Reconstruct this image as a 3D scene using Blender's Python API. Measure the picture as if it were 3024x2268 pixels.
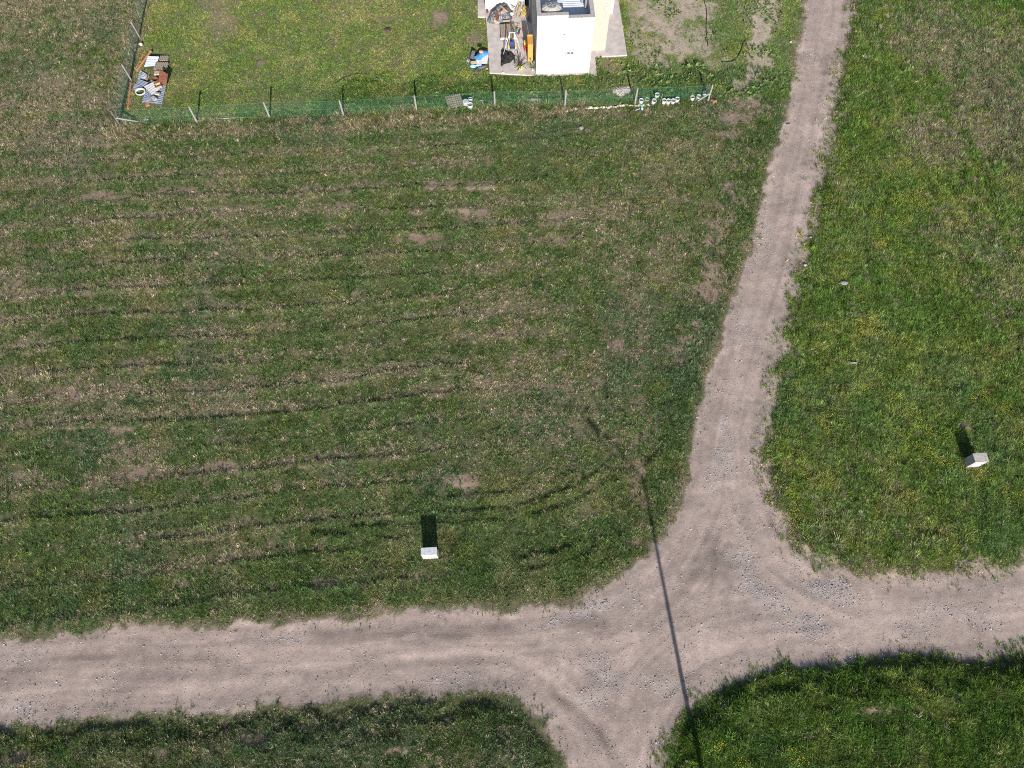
import bpy, bmesh, math, random
import numpy as np
from mathutils import Vector, Matrix

for o in list(bpy.data.objects):
    bpy.data.objects.remove(o)
scene = bpy.context.scene
COL = scene.collection
R = math.radians
rnd = random.Random(7)
rng = np.random.default_rng(11)

# ------------------------------------------------------------------ camera, light, exposure
H = 35.0                       # drone height above the ground
TILT, ROLL, FPX = 24.5, -1.07, 2120.0 / 3024.0
cam_d = bpy.data.cameras.new('drone_camera')
cam = bpy.data.objects.new('drone_camera', cam_d)
COL.objects.link(cam)
CAM_M = Matrix.Rotation(R(TILT), 3, 'X') @ Matrix.Rotation(R(ROLL), 3, 'Z')
cam.matrix_world = Matrix.Translation((0, 0, H)) @ CAM_M.to_4x4()
cam_d.sensor_fit = 'HORIZONTAL'
cam_d.sensor_width = 36.0
cam_d.lens = 36.0 * FPX
cam_d.clip_start = 0.5
cam_d.clip_end = 6000
scene.camera = cam

SUN_EL, SUN_AZ = 25.5, 5.5     # azimuth: degrees the sun stands east of due south (south = behind the camera)
world = bpy.data.worlds.new("World")
scene.world = world
world.use_nodes = True
wn = world.node_tree.nodes
bgn = wn['Background']
sky = wn.new('ShaderNodeTexSky')
sky.sky_type = 'NISHITA'
sky.sun_disc = False
sky.sun_elevation = R(SUN_EL)
sky.sun_rotation = R(180 - SUN_AZ)
world.node_tree.links.new(sky.outputs[0], bgn.inputs[0])
bgn.inputs[1].default_value = 0.08
sun_d = bpy.data.lights.new('sun', 'SUN')
sun_d.energy = 5.0
sun_d.angle = R(0.5)
sun_d.color = (1.0, 0.955, 0.90)
sun = bpy.data.objects.new('sun', sun_d)
COL.objects.link(sun)
SUNV = Vector((math.sin(R(SUN_AZ)) * math.cos(R(SUN_EL)), -math.cos(R(SUN_AZ)) * math.cos(R(SUN_EL)), math.sin(R(SUN_EL))))
sun.rotation_euler = SUNV.to_track_quat('Z', 'Y').to_euler()
sun.location = SUNV * 80
scene.view_settings.view_transform = 'Standard'
scene.view_settings.look = 'None'
scene.view_settings.gamma = 1.0
scene.view_settings.use_curve_mapping = False
scene.view_settings.exposure = 1.02
scene.render.engine = 'CYCLES'
scene.cycles.max_bounces = 5
scene.cycles.diffuse_bounces = 3
scene.cycles.transparent_max_bounces = 6
scene.cycles.pixel_filter_type = 'BLACKMAN_HARRIS'
scene.cycles.filter_width = 1.1
scene.cycles.use_denoising = False

# ------------------------------------------------------------------ survey: photograph measurements -> metres on the ground
CM = np.array(CAM_M)
def G(px, py, z=0.0):
    """measured position (3024 x 2268 frame) -> metres east, north at height z"""
    px = np.asarray(px, float); py = np.asarray(py, float)
    d = np.stack([(px - 1512) / 2120.0, -(py - 1134) / 2120.0, -np.ones_like(px)], -1) @ CM.T
    t = (H - z) / -d[..., 2]
    return d[..., 0] * t, d[..., 1] * t
def P(px, py, z=0.0):
    x, y = G(px, py, z)
    return Vector((float(x), float(y), z))
def Z1(a, b, z=0.0): return P(1340 + a * .14465, b * .14465, z)
def Z2(a, b, z=0.0): return P(1560 + a * .14465, b * .14465, z)
def Z3(a, b, z=0.0): return P(340 + a * .1507, 130 + b * .1507, z)
def Z5(a, b, z=0.0): return P(1850 + a * .12658, 240 + b * .12658, z)
def Z6(a, b, z=0.0): return P(1280 + a * .0904, 240 + b * .0904, z)

# ------------------------------------------------------------------ noise
def vnoise(x, y, seed):
    xi = np.floor(x).astype(np.int64); yi = np.floor(y).astype(np.int64)
    fx = x - xi; fy = y - yi
    fx = fx * fx * fx * (fx * (fx * 6 - 15) + 10); fy = fy * fy * fy * (fy * (fy * 6 - 15) + 10)
    def h(a, b):
        n = (a * 374761393 + b * 668265263 + seed * 1442695041) & 0xffffffff
        n = ((n ^ (n >> 13)) * 1274126177) & 0xffffffff
        n = ((n ^ (n >> 16)) * 2246822519) & 0xffffffff
        return (n & 0xffff) / 65535.0
    a = h(xi, yi); b = h(xi + 1, yi); c = h(xi, yi + 1); d = h(xi + 1, yi + 1)
    return (a * (1 - fx) + b * fx) * (1 - fy) + (c * (1 - fx) + d * fx) * fy
def fbm(x, y, size, octv=3, seed=1, sy=None):
    """0..1-ish, mean .5"""
    sx = 1.0 / size; sy_ = 1.0 / (sy or size)
    s = 0; a = 1.0; t = 0
    ca, sa = math.cos(.6), math.sin(.6)
    X, Y = x * sx + seed * 17.3, y * sy_ + seed * 9.1
    for i in range(octv):
        s = s + a * vnoise(X, Y, seed + i * 7); t += a
        a *= .55
        if sy is None: X, Y = (X * ca - Y * sa) * 2.03, (X * sa + Y * ca) * 2.03
        else: X, Y = X * 2.03, Y * 2.03
    return s / t
def sst(a, b, v):
    t = np.clip((v - a) / (b - a), 0, 1)
    return t * t * (3 - 2 * t)

# ------------------------------------------------------------------ outlines of the four grass blocks between the tracks
def wpts(l): return [tuple(float(q) for q in G(a, b)) for a, b in l]
edge_nw = [(-700, 1928), (0, 1889), (142, 1881), (203, 1872), (325, 1860), (509, 1856), (671, 1848), (732, 1840), (900, 1832), (1002, 1832),
           (1095, 1820), (1225, 1799), (1350, 1800), (1470, 1803), (1592, 1795), (1673, 1780), (1755, 1750), (1800, 1730), (1862, 1678), (1907, 1651), (1952, 1597),
           (1997, 1520), (2029, 1443), (2042, 1325), (2065, 1217), (2083, 1149), (2110, 1068), (2122, 1030), (2145, 933), (2181, 842), (2212, 757),
           (2244, 639), (2258, 571), (2271, 490), (2298, 422), (2320, 345), (2337, 269), (2349, 190), (2368, 95), (2384, 0), (2425, -280)]
edge_ne = [(2560, -280), (2511, 0), (2509, 47), (2495, 127), (2479, 190), (2463, 269), (2450, 348), (2434, 430), (2419, 494), (2405, 553), (2389, 625),
           (2371, 729), (2348, 793), (2335, 901), (2316, 978), (2305, 1027), (2278, 1127), (2259, 1217), (2246, 1289), (2250, 1339), (2255, 1407),
           (2269, 1479), (2305, 1542), (2345, 1610), (2385, 1640), (2438, 1668), (2499, 1694), (2540, 1708), (2588, 1708), (2710, 1700), (2832, 1688), (3024, 1668), (3700, 1610)]
edge_se = [(3700, 1880), (3000, 1932), (2914, 1940), (2832, 1938), (2710, 1940), (2588, 1946), (2466, 1958), (2344, 1968), (2242, 1982), (2161, 2003), (2110, 2024),
           (2070, 2052), (2032, 2085), (2010, 2110), (1993, 2156), (1980, 2199), (1967, 2243), (1955, 2290), (1930, 2420), (1900, 2900)]
edge_sw = [(1760, 2900), (1690, 2420), (1662, 2290), (1649, 2210), (1624, 2178), (1600, 2133), (1567, 2098), (1535, 2074), (1482, 2056), (1429, 2048), (1266, 2054), (1103, 2062),
           (1002, 2072), (900, 2080), (692, 2094), (407, 2117), (163, 2131), (0, 2145), (-700, 2180)]
def extend(pts, n=900):
    a, b = Vector(pts[0]), Vector(pts[1]); c, d = Vector(pts[-1]), Vector(pts[-2])
    return [tuple(a + (a - b).normalized() * n)] + pts + [tuple(c + (c - d).normalized() * n)]
PNW = extend(wpts(edge_nw)) + [(250, 3000), (-3000, 3000)]
PNE = extend(wpts(edge_ne)) + [(3000, 3000), (600, 3000)]
PSE = extend(wpts(edge_se)) + [(100, -3000), (3000, -3000)]
PSW = extend(wpts(edge_sw)) + [(-3000, -3000), (-100, -3000)]
def sdist(x, y, poly):
    """signed distance, positive inside"""
    best = np.full(x.shape, 1e18); ins = np.zeros(x.shape, bool)
    n = len(poly)
    for i in range(n):
        ax, ay = poly[i]; bx, by = poly[(i + 1) % n]
        ex, ey = bx - ax, by - ay
        t = np.clip(((x - ax) * ex + (y - ay) * ey) / (ex * ex + ey * ey + 1e-12), 0, 1)
        dx = x - ax - t * ex; dy = y - ay - t * ey
        best = np.minimum(best, dx * dx + dy * dy)
        if ay != by:
            c = ((ay > y) != (by > y)) & (x < (bx - ax) * (y - ay) / (by - ay) + ax)
            ins ^= c
    d = np.sqrt(best)
    return np.where(ins, d, -d)
def ldist(x, y, pts):
    """distance to an open line and the fraction along it"""
    best = np.full(x.shape, 1e18)
    for i in range(len(pts) - 1):
        ax, ay = pts[i]; bx, by = pts[i + 1]
        ex, ey = bx - ax, by - ay
        t = np.clip(((x - ax) * ex + (y - ay) * ey) / (ex * ex + ey * ey + 1e-12), 0, 1)
        best = np.minimum(best, (x - ax - t * ex) ** 2 + (y - ay - t * ey) ** 2)
    return np.sqrt(best)
def blobs(x, y, lst, wob=.35, seed=3, soft=1.0):
    """worn or dry patches: list of (px, py, rx, ry[, strength[, tilt]]) measured on the photograph"""
    out = np.zeros(x.shape)
    nz = fbm(x, y, .55, 3, seed) - .5
    for b in lst:
        px, py, rx, ry = b[:4]; st = b[4] if len(b) > 4 else 1.0; tl = R(b[5]) if len(b) > 5 else 0.0
        cx, cy = [float(q) for q in G(px, py)]
        x1, y1 = [float(q) for q in G(px + rx, py)]; x2, y2 = [float(q) for q in G(px, py - ry)]
        a = math.hypot(x1 - cx, y1 - cy); c = math.hypot(x2 - cx, y2 - cy)
        m = (np.abs(x - cx) < 2.2 * max(a, c)) & (np.abs(y - cy) < 2.2 * max(a, c))
        dx, dy = x[m] - cx, y[m] - cy
        u = (dx * math.cos(tl) + dy * math.sin(tl)) / a; v = (-dx * math.sin(tl) + dy * math.cos(tl)) / c
        q = np.sqrt(u * u + v * v) + nz[m] * wob * 3
        out[m] = np.maximum(out[m], st * (1 - sst(1 - .45 * soft, 1 + .3 * soft, q)))
    return out

FENCE_W = P(357.5, 373); FENCE_E = P(2089.5, 301)
FENCE_N = P(415, 116)
fdir = (FENCE_E - FENCE_W).normalized(); fnor = Vector((-fdir.y, fdir.x, 0))
PATIO = None
bare_l = [(1268, 1662, 36, 10, .6), (2870, 1392, 40, 10, .5), (1276, 551, 34, 16), (1335, 550, 30, 15, .9), (1425, 552, 60, 16, .95), (1072, 546, 30, 14, .7), (1120, 548, 26, 12, .6),
          (1380, 630, 26, 18), (1427, 630, 22, 16), (1238, 627, 40, 13, .75), (1335, 628, 28, 14, .7), (1226, 706, 28, 16), (1278, 702, 24, 12, .8), (1175, 709, 22, 12, .7),
          (1640, 640, 60, 22, .7), (1625, 668, 40, 10, .7), (1650, 712, 40, 20, .7), (1590, 715, 40, 14, .5), (1010, 610, 26, 16, .6), (1015, 700, 22, 12, .6),
          (1830, 1022, 34, 20, .9), (1790, 995, 20, 12, .6), (1905, 818, 30, 16, .6), (1055, 868, 18, 10, .9), (1366, 1423, 50, 22, 1.0), (1372, 1468, 36, 12, .7),
          (395, 1398, 62, 24, .95), (660, 1382, 70, 20, .85), (880, 1370, 50, 14, .6), (294, 580, 50, 16, .9), (520, 562, 70, 12, .5), (640, 540, 60, 14, .5), (640, 620, 60, 10, .6),
          (20, 838, 40, 24, .8), (120, 860, 50, 12, .5), (30, 880, 40, 14, .7), (200, 1008, 40, 10, .6), (350, 1275, 46, 14, .8), (75, 1402, 46, 16, .8), (215, 1172, 54, 12, .9), (400, 1070, 40, 8, .6),
          (620, 703, 30, 10, .7), (380, 708, 30, 14, .7), (590, 1155, 60, 10, .6), (985, 1135, 46, 8, .8), (972, 1722, 56, 20, .8), (1240, 1700, 56, 14, .8), (1320, 1700, 30, 8, .5), (530, 1725, 24, 20, .8),
          (640, 1600, 60, 10, .5), (800, 960, 40, 10, .6), (770, 960, 30, 9, .6), (1835, 958, 24, 12, .6), (1880, 1180, 26, 14, .5), (1848, 1160, 30, 10, .5), (1930, 1240, 22, 12, .6),
          (180, 240, 90, 40, .55), (300, 420, 60, 30, .5), (330, 330, 40, 20, .5), (90, 440, 60, 30, .4), (200, 160, 60, 30, .4),
          (660, 60, 40, 60, .7), (620, 15, 60, 20, .6), (775, 40, 12, 8, .9), (770, 187, 14, 8, .9), (900, 90, 10, 7, .8), (730, 247, 12, 6, .8), (1146, 93, 14, 12, .9), (1296, 52, 24, 26, 1.0), (1400, 112, 26, 20, .7),
          (2490, 349, 14, 8, 1), (2658, 348, 16, 8, 1), (2655, 385, 16, 12, .8), (2882, 536, 14, 8, 1), (2897, 566, 26, 13, 1), (2838, 590, 12, 10, .8), (2815, 607, 12, 8, .7), (2780, 225, 20, 20, .5), (2780, 100, 60, 40, .45), (2950, 120, 60, 50, .4), (2870, 230, 50, 40, .45), (2760, 230, 16, 8, .7),
          (2850, 1265, 24, 12, .6), (2905, 1495, 20, 9, .6), (2380, 1483, 20, 10, .5), (2700, 1412, 20, 10, .4),
          (760, 2180, 80, 26, .8), (660, 2210, 50, 18, .6), (905, 2140, 30, 16, .6), (1180, 2220, 46, 12, .8), (1260, 2135, 26, 12, .6), (60, 2235, 80, 20, .6), (500, 2225, 60, 12, .4),
          (2620, 2095, 110, 14, .8), (2830, 2065, 36, 16, .7), (2720, 2190, 26, 14, .5), (2930, 2180, 40, 12, .7)]
yard_bare = [(1960, 60, 80, 70, .85), (2040, 20, 70, 50, .9), (1990, 140, 80, 40, .85), (1930, 170, 60, 40, .7), (2060, 120, 50, 60, .75), (2100, 200, 40, 30, .5), (1880, 90, 30, 80, .6), (1820, 205, 46, 22, .95), (1790, 190, 30, 20, .7), (1880, 20, 30, 30, .7),
             (2185, 280, 30, 60, .75, -10), (2170, 350, 40, 26, .85), (2160, 400, 50, 14, .6), (2150, 200, 24, 40, .5),
             (2262, 20, 46, 50, .9), (2245, 90, 36, 50, .95), (2240, 160, 34, 50, .9), (2243, 220, 26, 40, .9), (2240, 300, 18, 40, .6), (2200, 30, 30, 20, .4),
             (1690, 213, 50, 9, 1), (1640, 229, 60, 7, .9), (1870, 268, 40, 20, .5), (1950, 250, 60, 20, .4)]
strip_l = [(2232, 330), (2215, 420), (2190, 470), (2180, 530), (2165, 580), (2150, 650), (2135, 690), (2120, 740), (2105, 800), (2090, 840), (2070, 900), (2050, 960), (2020, 1010), (2000, 1060), (1985, 1120), (1950, 1180), (1935, 1260), (1915, 1330), (1900, 1400), (1895, 1460), (1890, 1530), (1885, 1600), (1860, 1660), (1840, 1690)]
STRIP = wpts([(2262, -40), (2250, 100), (2240, 220)] + strip_l)
flower_l = [(2640, 650, 40, 30, .8), (2600, 590, 40, 30, .8), (2690, 600, 40, 30, .8), (2750, 590, 24, 14, .8), (2590, 680, 24, 60, 1), (2610, 720, 30, 30, 1), (2620, 520, 30, 20, .7), (2700, 520, 20, 12, .6), (2620, 810, 20, 14, .7), (2520, 535, 24, 14, .6),
            (2560, 980, 50, 40, 1), (2640, 1010, 40, 20, .9), (2540, 1040, 40, 16, .9), (2780, 740, 12, 30, .7), (2830, 745, 40, 24, .6), (2790, 790, 40, 20, .7), (2860, 840, 30, 30, .5), (2780, 985, 40, 20, .6), (2540, 890, 30, 14, .6),
            (2480, 1190, 40, 30, 1), (2440, 1240, 40, 30, .9), (2630, 1170, 50, 20, .8), (2560, 1150, 50, 20, .9), (2660, 1200, 50, 40, .9), (2700, 1260, 60, 40, .8), (2740, 1320, 60, 40, .8), (2780, 1360, 40, 24, .7), (2890, 1190, 60, 30, .7), (2960, 1210, 40, 30, .7), (2880, 1400, 40, 20, .8), (2910, 1420, 30, 20, .8), (2780, 1480, 30, 20, .5), (2960, 1450, 50, 30, .5),
            (2300, 1360, 20, 60, .8), (2330, 1450, 40, 30, .9), (2340, 1530, 30, 40, .8), (2390, 1400, 40, 30, .6), (2440, 1440, 40, 20, .6), (2580, 380, 30, 14, .7), (2600, 50, 14, 24, .9), (2700, 110, 14, 14, .9), (2530, 345, 40, 14, .6), (2560, 40, 40, 20, .5),
            (450, 60, 60, 60, .5), (465, 130, 40, 24, .8), (1130, 268, 46, 16, .9), (1110, 290, 40, 14, .8), (2130, 270, 26, 20, 1.0), (2122, 290, 18, 12, 1.0), (1700, 253, 30, 10, .8), (1760, 262, 30, 8, .8), (1370, 225, 30, 12, .6), (2220, 295, 16, 10, .6),
            (2330, 2230, 50, 26, .8), (2280, 2240, 30, 20, .9), (2530, 2215, 50, 26, .7), (2190, 2250, 30, 16, .9), (2420, 2150, 26, 12, .6), (2750, 2105, 20, 8, .8), (2400, 2035, 20, 8, .6), (2120, 2195, 24, 16, .5), (2600, 2190, 30, 20, .6), (2230, 2200, 20, 14, .6)]
gravel_l = [(2250, 1740, 50, 26, 1.0), (2180, 1745, 36, 18, .8), (2300, 1790, 46, 26, .8), (2185, 1660, 40, 40, .6), (2210, 1700, 30, 40, .6), (2460, 1740, 70, 34, 1.0), (2490, 1775, 40, 22, .8), (2390, 1830, 60, 20, .8), (2410, 1865, 60, 20, .8), (2360, 1650, 30, 26, .5), (2300, 1850, 50, 20, .5),
            (1650, 1835, 46, 14, 1.0), (1700, 1815, 50, 14, .8), (1770, 1790, 60, 16, .9), (1600, 1850, 30, 12, .6), (1850, 1760, 30, 20, .6), (1760, 1950, 60, 30, .5), (1800, 2020, 60, 40, .6), (1740, 2060, 60, 40, .5), (1330, 2000, 80, 30, .5), (870, 1890, 40, 12, .7), (820, 1880, 60, 20, .5),
            (2140, 1370, 30, 60, .6), (2150, 1290, 20, 60, .6), (2110, 1420, 30, 40, .4), (80, 2090, 60, 30, .5), (60, 1940, 60, 30, .3), (1950, 2030, 60, 30, .5), (2900, 1830, 60, 30, .4), (2780, 1800, 60, 30, .4), (2700, 1850, 60, 30, .4), (2200, 970, 30, 60, .3), (2260, 700, 30, 60, .3), (2330, 453, 10, 6, .9), (2360, 47, 10, 5, .9)]
damp_l = [(1730, 1840, 70, 30, .9), (1330, 1880, 70, 14, .9), (1250, 1895, 60, 10, .6), (1780, 1870, 40, 20, .6), (1170, 1870, 70, 8, .5), (250, 1940, 160, 10, .7), (100, 1985, 140, 16, .6), (500, 1950, 120, 14, .5), (2140, 1680, 30, 40, .5), (2060, 1700, 60, 20, .4),
          (2438, 190, 16, 20, .8), (2440, 210, 14, 10, .9), (2415, 340, 20, 12, .6), (2400, 360, 12, 10, .5), (2380, 480, 12, 8, .7), (2360, 520, 14, 14, .4), (1900, 2060, 60, 40, .4), (1760, 2180, 60, 40, .4), (1720, 2020, 80, 30, .4), (2130, 1660, 30, 50, .5)]

def rows(x, y):
    """mowing rows of the lot: offset lines of its south and east sides, straightening towards the fence"""
    dS = LOT_S[0] * x + LOT_S[1] * y + LOT_S[2]
    dE = LOT_E[0] * x + LOT_E[1] * y + LOT_E[2]
    dN = -((x - FENCE_W.x) * fnor.x + (y - FENCE_W.y) * fnor.y)
    s = np.clip(dS, -3, 60); n = np.clip(dN, -3, 60)
    v = 30.0 * s / np.maximum(s + n, 8.0)
    return v, dS, dE, dN
def line_eq(a, b, inside):
    d = (b - a).normalized(); n = Vector((-d.y, d.x, 0))
    if (inside - a).dot(n) < 0: n = -n
    return (n.x, n.y, -(n.x * a.x + n.y * a.y))
MID = P(1100, 1000)
LOT_S = line_eq(P(150, 1893), P(1845, 1722), MID)
LOT_E = line_eq(P(1845, 1722), P(2252, 354), MID)
FW_E = line_eq(FENCE_W, FENCE_N, P(800, 100))       # positive inside the fenced yard
arc_l = [[(1050, 1572), (1200, 1566), (1390, 1552), (1540, 1545), (1660, 1510), (1760, 1462), (1850, 1405)],
         [(1330, 1525), (1480, 1518), (1600, 1490), (1700, 1450), (1790, 1395)],
         [(1180, 1568), (1330, 1560)],
         [(1380, 1705), (1560, 1700), (1700, 1672), (1790, 1630)],
         [(1500, 1672), (1640, 1650), (1740, 1610)], [(1905, 1385), (1960, 1345), (2005, 1325), (2045, 1298)], [(900, 1590), (1050, 1600), (1200, 1604)], [(1330, 1480), (1500, 1470), (1620, 1440), (1700, 1400)]]
ARCS = [wpts(a) for a in arc_l]
rut_l = [[(2500, 2090), (2620, 2092), (2760, 2080), (2880, 2060), (3060, 2040)], [(2110, 2045), (2300, 2000), (2560, 1985), (2800, 1975), (3000, 2010)], [(1480, 2090), (1560, 2150), (1610, 2230), (1630, 2300)], [(1330, 2110), (1440, 2170), (1520, 2260)], [(900, 2200), (1050, 2210), (1200, 2195)], [(0, 2180), (200, 2172), (420, 2160)], [(900, 2110), (1100, 2090), (1300, 2085)]]
RUTS = [wpts(a) for a in rut_l]

def zone(x, y):
    x = np.asarray(x, float); y = np.asarray(y, float)
    Z = {}
    dnw, dne, dse, dsw = sdist(x, y, PNW), sdist(x, y, PNE), sdist(x, y, PSE), sdist(x, y, PSW)
    d = np.maximum(np.maximum(dnw, dne), np.maximum(dse, dsw))
    jag = (fbm(x, y, .9, 3, 21) - .5) * np.where(y > 9, .5, .8) + (fbm(x, y, .25, 2, 22) - .5) * .35
    dj = d + jag
    Z['d'] = d; Z['dj'] = dj
    nw = dnw >= d - 1e-9; ne = (dne >= d - 1e-9) & ~nw; se = (dse >= d - 1e-9) & ~nw & ~ne; sw = ~(nw | ne | se)
    Z['nw'], Z['ne'], Z['se'], Z['sw'] = nw, ne, se, sw
    Z['field'] = sst(-.12, .12, dj)
    v, dS, dE, dN = rows(x, y)
    dW = FW_E[0] * x + FW_E[1] * y + FW_E[2]
    yard = nw & (dN < 0) & (dW > 0)
    lot = nw & ~yard
    Z['dN'], Z['dW'], Z['yard'], Z['lot'], Z['dE'] = dN, dW, yard, lot, dE
    # rows
    vv = v + (fbm(x, y, 9, 2, 31) - .5) * .8 + (fbm(x, y, .8, 2, 32) - .5) * .12
    ph = (vv / 1.55) % 1.0
    amp = sst(.22, .50, fbm(x, y, 11, 3, 33, sy=1.3)) * (.3 + .7 * sst(-5, 1, dW)) * (.08 + .92 * sst(6, 14, dE))
    ridge = .85 * np.exp(-((ph - .5) / .085) ** 2) * amp * lot
    for i, a in enumerate(ARCS):
        q = ldist(x, y, a)
        ridge = np.maximum(ridge, 1.1 * np.exp(-(q / .2) ** 2) * lot * sst(.25, .5, fbm(x, y, 1.6, 2, 90 + i)))
    rut = np.zeros(x.shape)
    for i, a in enumerate(RUTS):
        q = ldist(x, y, a)
        rut = np.maximum(rut, np.exp(-(q / .3) ** 2) * sst(.2, .5, fbm(x, y, 1.5, 2, 80 + i)))
    Z['ridge'] = ridge; Z['rut'] = rut * (se | sw)
    band = .5 + .5 * np.cos(2 * np.pi * (ph - .72))
    # dryness
    big = fbm(x, y, 9, 3, 41); mid = fbm(x, y, 2.2, 3, 42, sy=.9); fine = fbm(x, y, .6, 3, 43)
    dry = .33 + .40 * (big - .5) + .45 * (mid - .5) + .75 * (fine - .5)
    dry_lot = dry + .40 * (band - .5) * (.25 + .75 * sst(4, 14, dE)) + .10 * (np.cos(2 * np.pi * vv / 3.7) * .5)  + .1 * ridge
    west = sst(2, -6, dW)
    dry_lot = dry_lot + .16 * west * sst(8, 22, dS) - .06
    gl = blobs(x, y, [(330, 1010, 160, 60, .5), (1250, 590, 200, 40, .3), (1650, 480, 200, 120, .35), (1100, 980, 300, 40, .35), (800, 1250, 260, 40, .35), (1350, 1570, 360, 110, .55), (700, 1330, 200, 40, .3), (100, 1650, 200, 120, .35), (1700, 900, 160, 160, .3), (1000, 830, 300, 60, .3), (140, 1350, 200, 30, .3), (2000, 1150, 80, 300, .3), (1200, 1680, 500, 60, .2)], .3, 7)
    dl = blobs(x, y, [(1500, 940, 300, 80, .35), (1650, 1100, 200, 80, .25), (700, 600, 400, 40, .2), (200, 1140, 260, 60, .35), (500, 1200, 300, 30, .25), (150, 330, 300, 120, .25), (1200, 1110, 500, 40, .22), (380, 1395, 150, 60, .3), (1400, 1130, 300, 60, .25), (1850, 900, 60, 200, .25), (1740, 640, 160, 60, .2)], .3, 8)
    dry_lot = dry_lot - gl * .9 + dl
    dry_ne = .14 + .5 * (big - .5) + .6 * (fine - .5) + .55 * blobs(x, y, [(2830, 120, 220, 120), (2950, 350, 160, 160), (2750, 420, 120, 80), (2960, 900, 120, 120, .6), (2850, 700, 120, 100, .5)], .3, 9)
    dry_s = .08 + .5 * (big - .5) + .6 * (mid - .5) + .15 * sw
    dry_yard = .17 + .6 * (big - .5) + .4 * (fine - .5) + .35 * (mid - .5)
    dry = np.where(yard, dry_yard, np.where(nw, dry_lot, np.where(ne, dry_ne, dry_s)))
    # verge west of the north track: lush, with a worn strip beside it
    verge = nw * sst(3.2, 1.6, d) * sst(.1, .5, d)
    vn = verge * sst(-4, 6, y)
    dry = dry * (1 - .35 * vn)
    fst = sst(1.05, .1, np.abs(dN - .35 + (fbm(x, y, 1.3, 3, 54) - .5) * 1.6)) * (x < FENCE_E.x - 8) * (x > FENCE_W.x - 1) * nw
    dry = dry + .5 * fst * sst(.3, .6, fbm(x, y, 1.0, 3, 55))
    fw = sst(1.1, .2, np.abs(dW + .2)) * (dN < 1) * nw
    dry = dry + .5 * fw
    # edges of the tracks are straw-coloured
    edge = sst(1.0, .1, dj) * sst(.35, .6, fbm(x, y, 1.5, 2, 58))
    dry = np.clip(dry + .5 * edge * ~se * ~sw, 0, 1)
    # bare ground
    bare = blobs(x, y, bare_l, .4, 4)
    bare = np.maximum(bare, blobs(x, y, yard_bare, .45, 5) * (.85 + .5 * fbm(x, y, .5, 2, 60)))
    sd = ldist(x, y, STRIP)
    bare = np.maximum(bare, sst(.95, .3, sd + (fbm(x, y, .9, 3, 61) - .5) * 1.8) * sst(.32, .56, fbm(x, y, 1.6, 3, 62)) * (.30 + .55 * sst(.3, .6, fbm(x, y, .35, 2, 65)) + .35 * sst(14, 26, y)))
    bare = np.maximum(bare, nw * sst(.52, .76, fbm(x, y, 1.7, 3, 63, sy=.6)) * .6 * dry)
    erod = ne * sst(1.1, .2, d) * sst(.42, .6, fbm(x, y, .8, 3, 64)) * sst(-1, 8, y)
    bare = np.maximum(bare, erod * .9)
    bare = np.where(yard & (dN > -4.5) & (x < 9), bare * .8, bare)
    Z['bare'] = np.clip(bare, 0, 1) ** .75; Z['dry'] = dry
    Z['vn'] = vn; Z['fst'] = fst; Z['fw'] = fw
    Z['flower'] = blobs(x, y, flower_l, .45, 6, 2.0)
    # grass length in metres
    fineh = fbm(x, y, .7, 3, 70); cl = sst(.25, .8, fbm(x, y, .22, 2, 76))
    L = np.where(lot, .050 + .08 * (fineh - .4) + .085 * cl + .07 * sst(.68, .85, fbm(x, y, .5, 2, 77)), .11)
    L = np.where(yard, .055 + .06 * (fineh - .4) + .05 * cl, L)
    L = np.where(ne, .15 + .34 * (fineh - .5) + .10 * cl + .05 * sst(.5, .7, fbm(x, y, 3, 2, 71)), L)
    L = np.where(se, .19 + .34 * (fineh - .5) + .12 * cl, L)
    L = np.where(sw, .11 + .24 * (fineh - .5) + .10 * cl, L)
    L = L + .07 * vn * lot + .05 * ridge
    L = L + .16 * fst + .10 * fw
    weeds = yard * sst(-3.6, -2.2, dN + (fbm(x, y, 1.5, 2, 72) - .5) * 2.0) * sst(-14, -10, x)
    Z['weeds'] = weeds
    L = L + .34 * weeds * fbm(x, y, .8, 2, 73)
    L = L + .05 * (se | sw) * sst(1.2, .6, d) * sst(-.1, .5, d)
    L = np.where(se | sw, L * (.38 + .62 * sst(.25, 1.0, d)), L)
    L = L * (1 - .45 * sst(.7, .1, d) * (nw | ne))
    Z['L'] = np.clip(L, .03, .6)
    return Z

def height(x, y, Z):
    d, dj = Z['d'], Z['dj']
    h = (fbm(x, y, 6, 3, 50) - .5) * .12 + (fbm(x, y, .9, 3, 51) - .5) * .07
    h = h * np.where(Z['yard'], .25, 1.0)
    h = h + Z['ridge'] * .085
    h = h + Z['rut'] * .2 * fbm(x, y, .7, 2, 56)
    rise = np.where(Z['se'], .24, np.where(Z['sw'], .20, np.where(Z['ne'], .10, .03)))
    h = h * sst(-.2, .6, dj) + rise * sst(np.where(Z['se'] | Z['sw'], .45, 0.0), 1.5, dj) - .05 * (1 - sst(-.6, .3, dj))
    # track surface: gentle ruts along it
    rd = 1 - sst(-.3, .1, dj)
    h = h + rd * ((fbm(d, (x + y) * .7, .5, 3, 57, sy=6) - .5) * .05 + (fbm(x, y, 3.0, 3, 52, sy=1.2) - .5) * .06 + (fbm(x, y, .35, 3, 53) - .5) * .022)
    # keep it level by the house
    px0, py0 = HOUSE_A.x, HOUSE_A.y
    near = sst(9, 4, np.sqrt(((x - px0 - .5) / 1.3) ** 2 + (y - py0 - 3) ** 2))
    return h * (1 - near)
HOUSE_A = P(1582, 224); HOUSE_B = P(1739, 218)

def hz(x, y):
    a, b = np.array([float(x)]), np.array([float(y)])
    return float(height(a, b, zone(a, b))[0])

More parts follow.
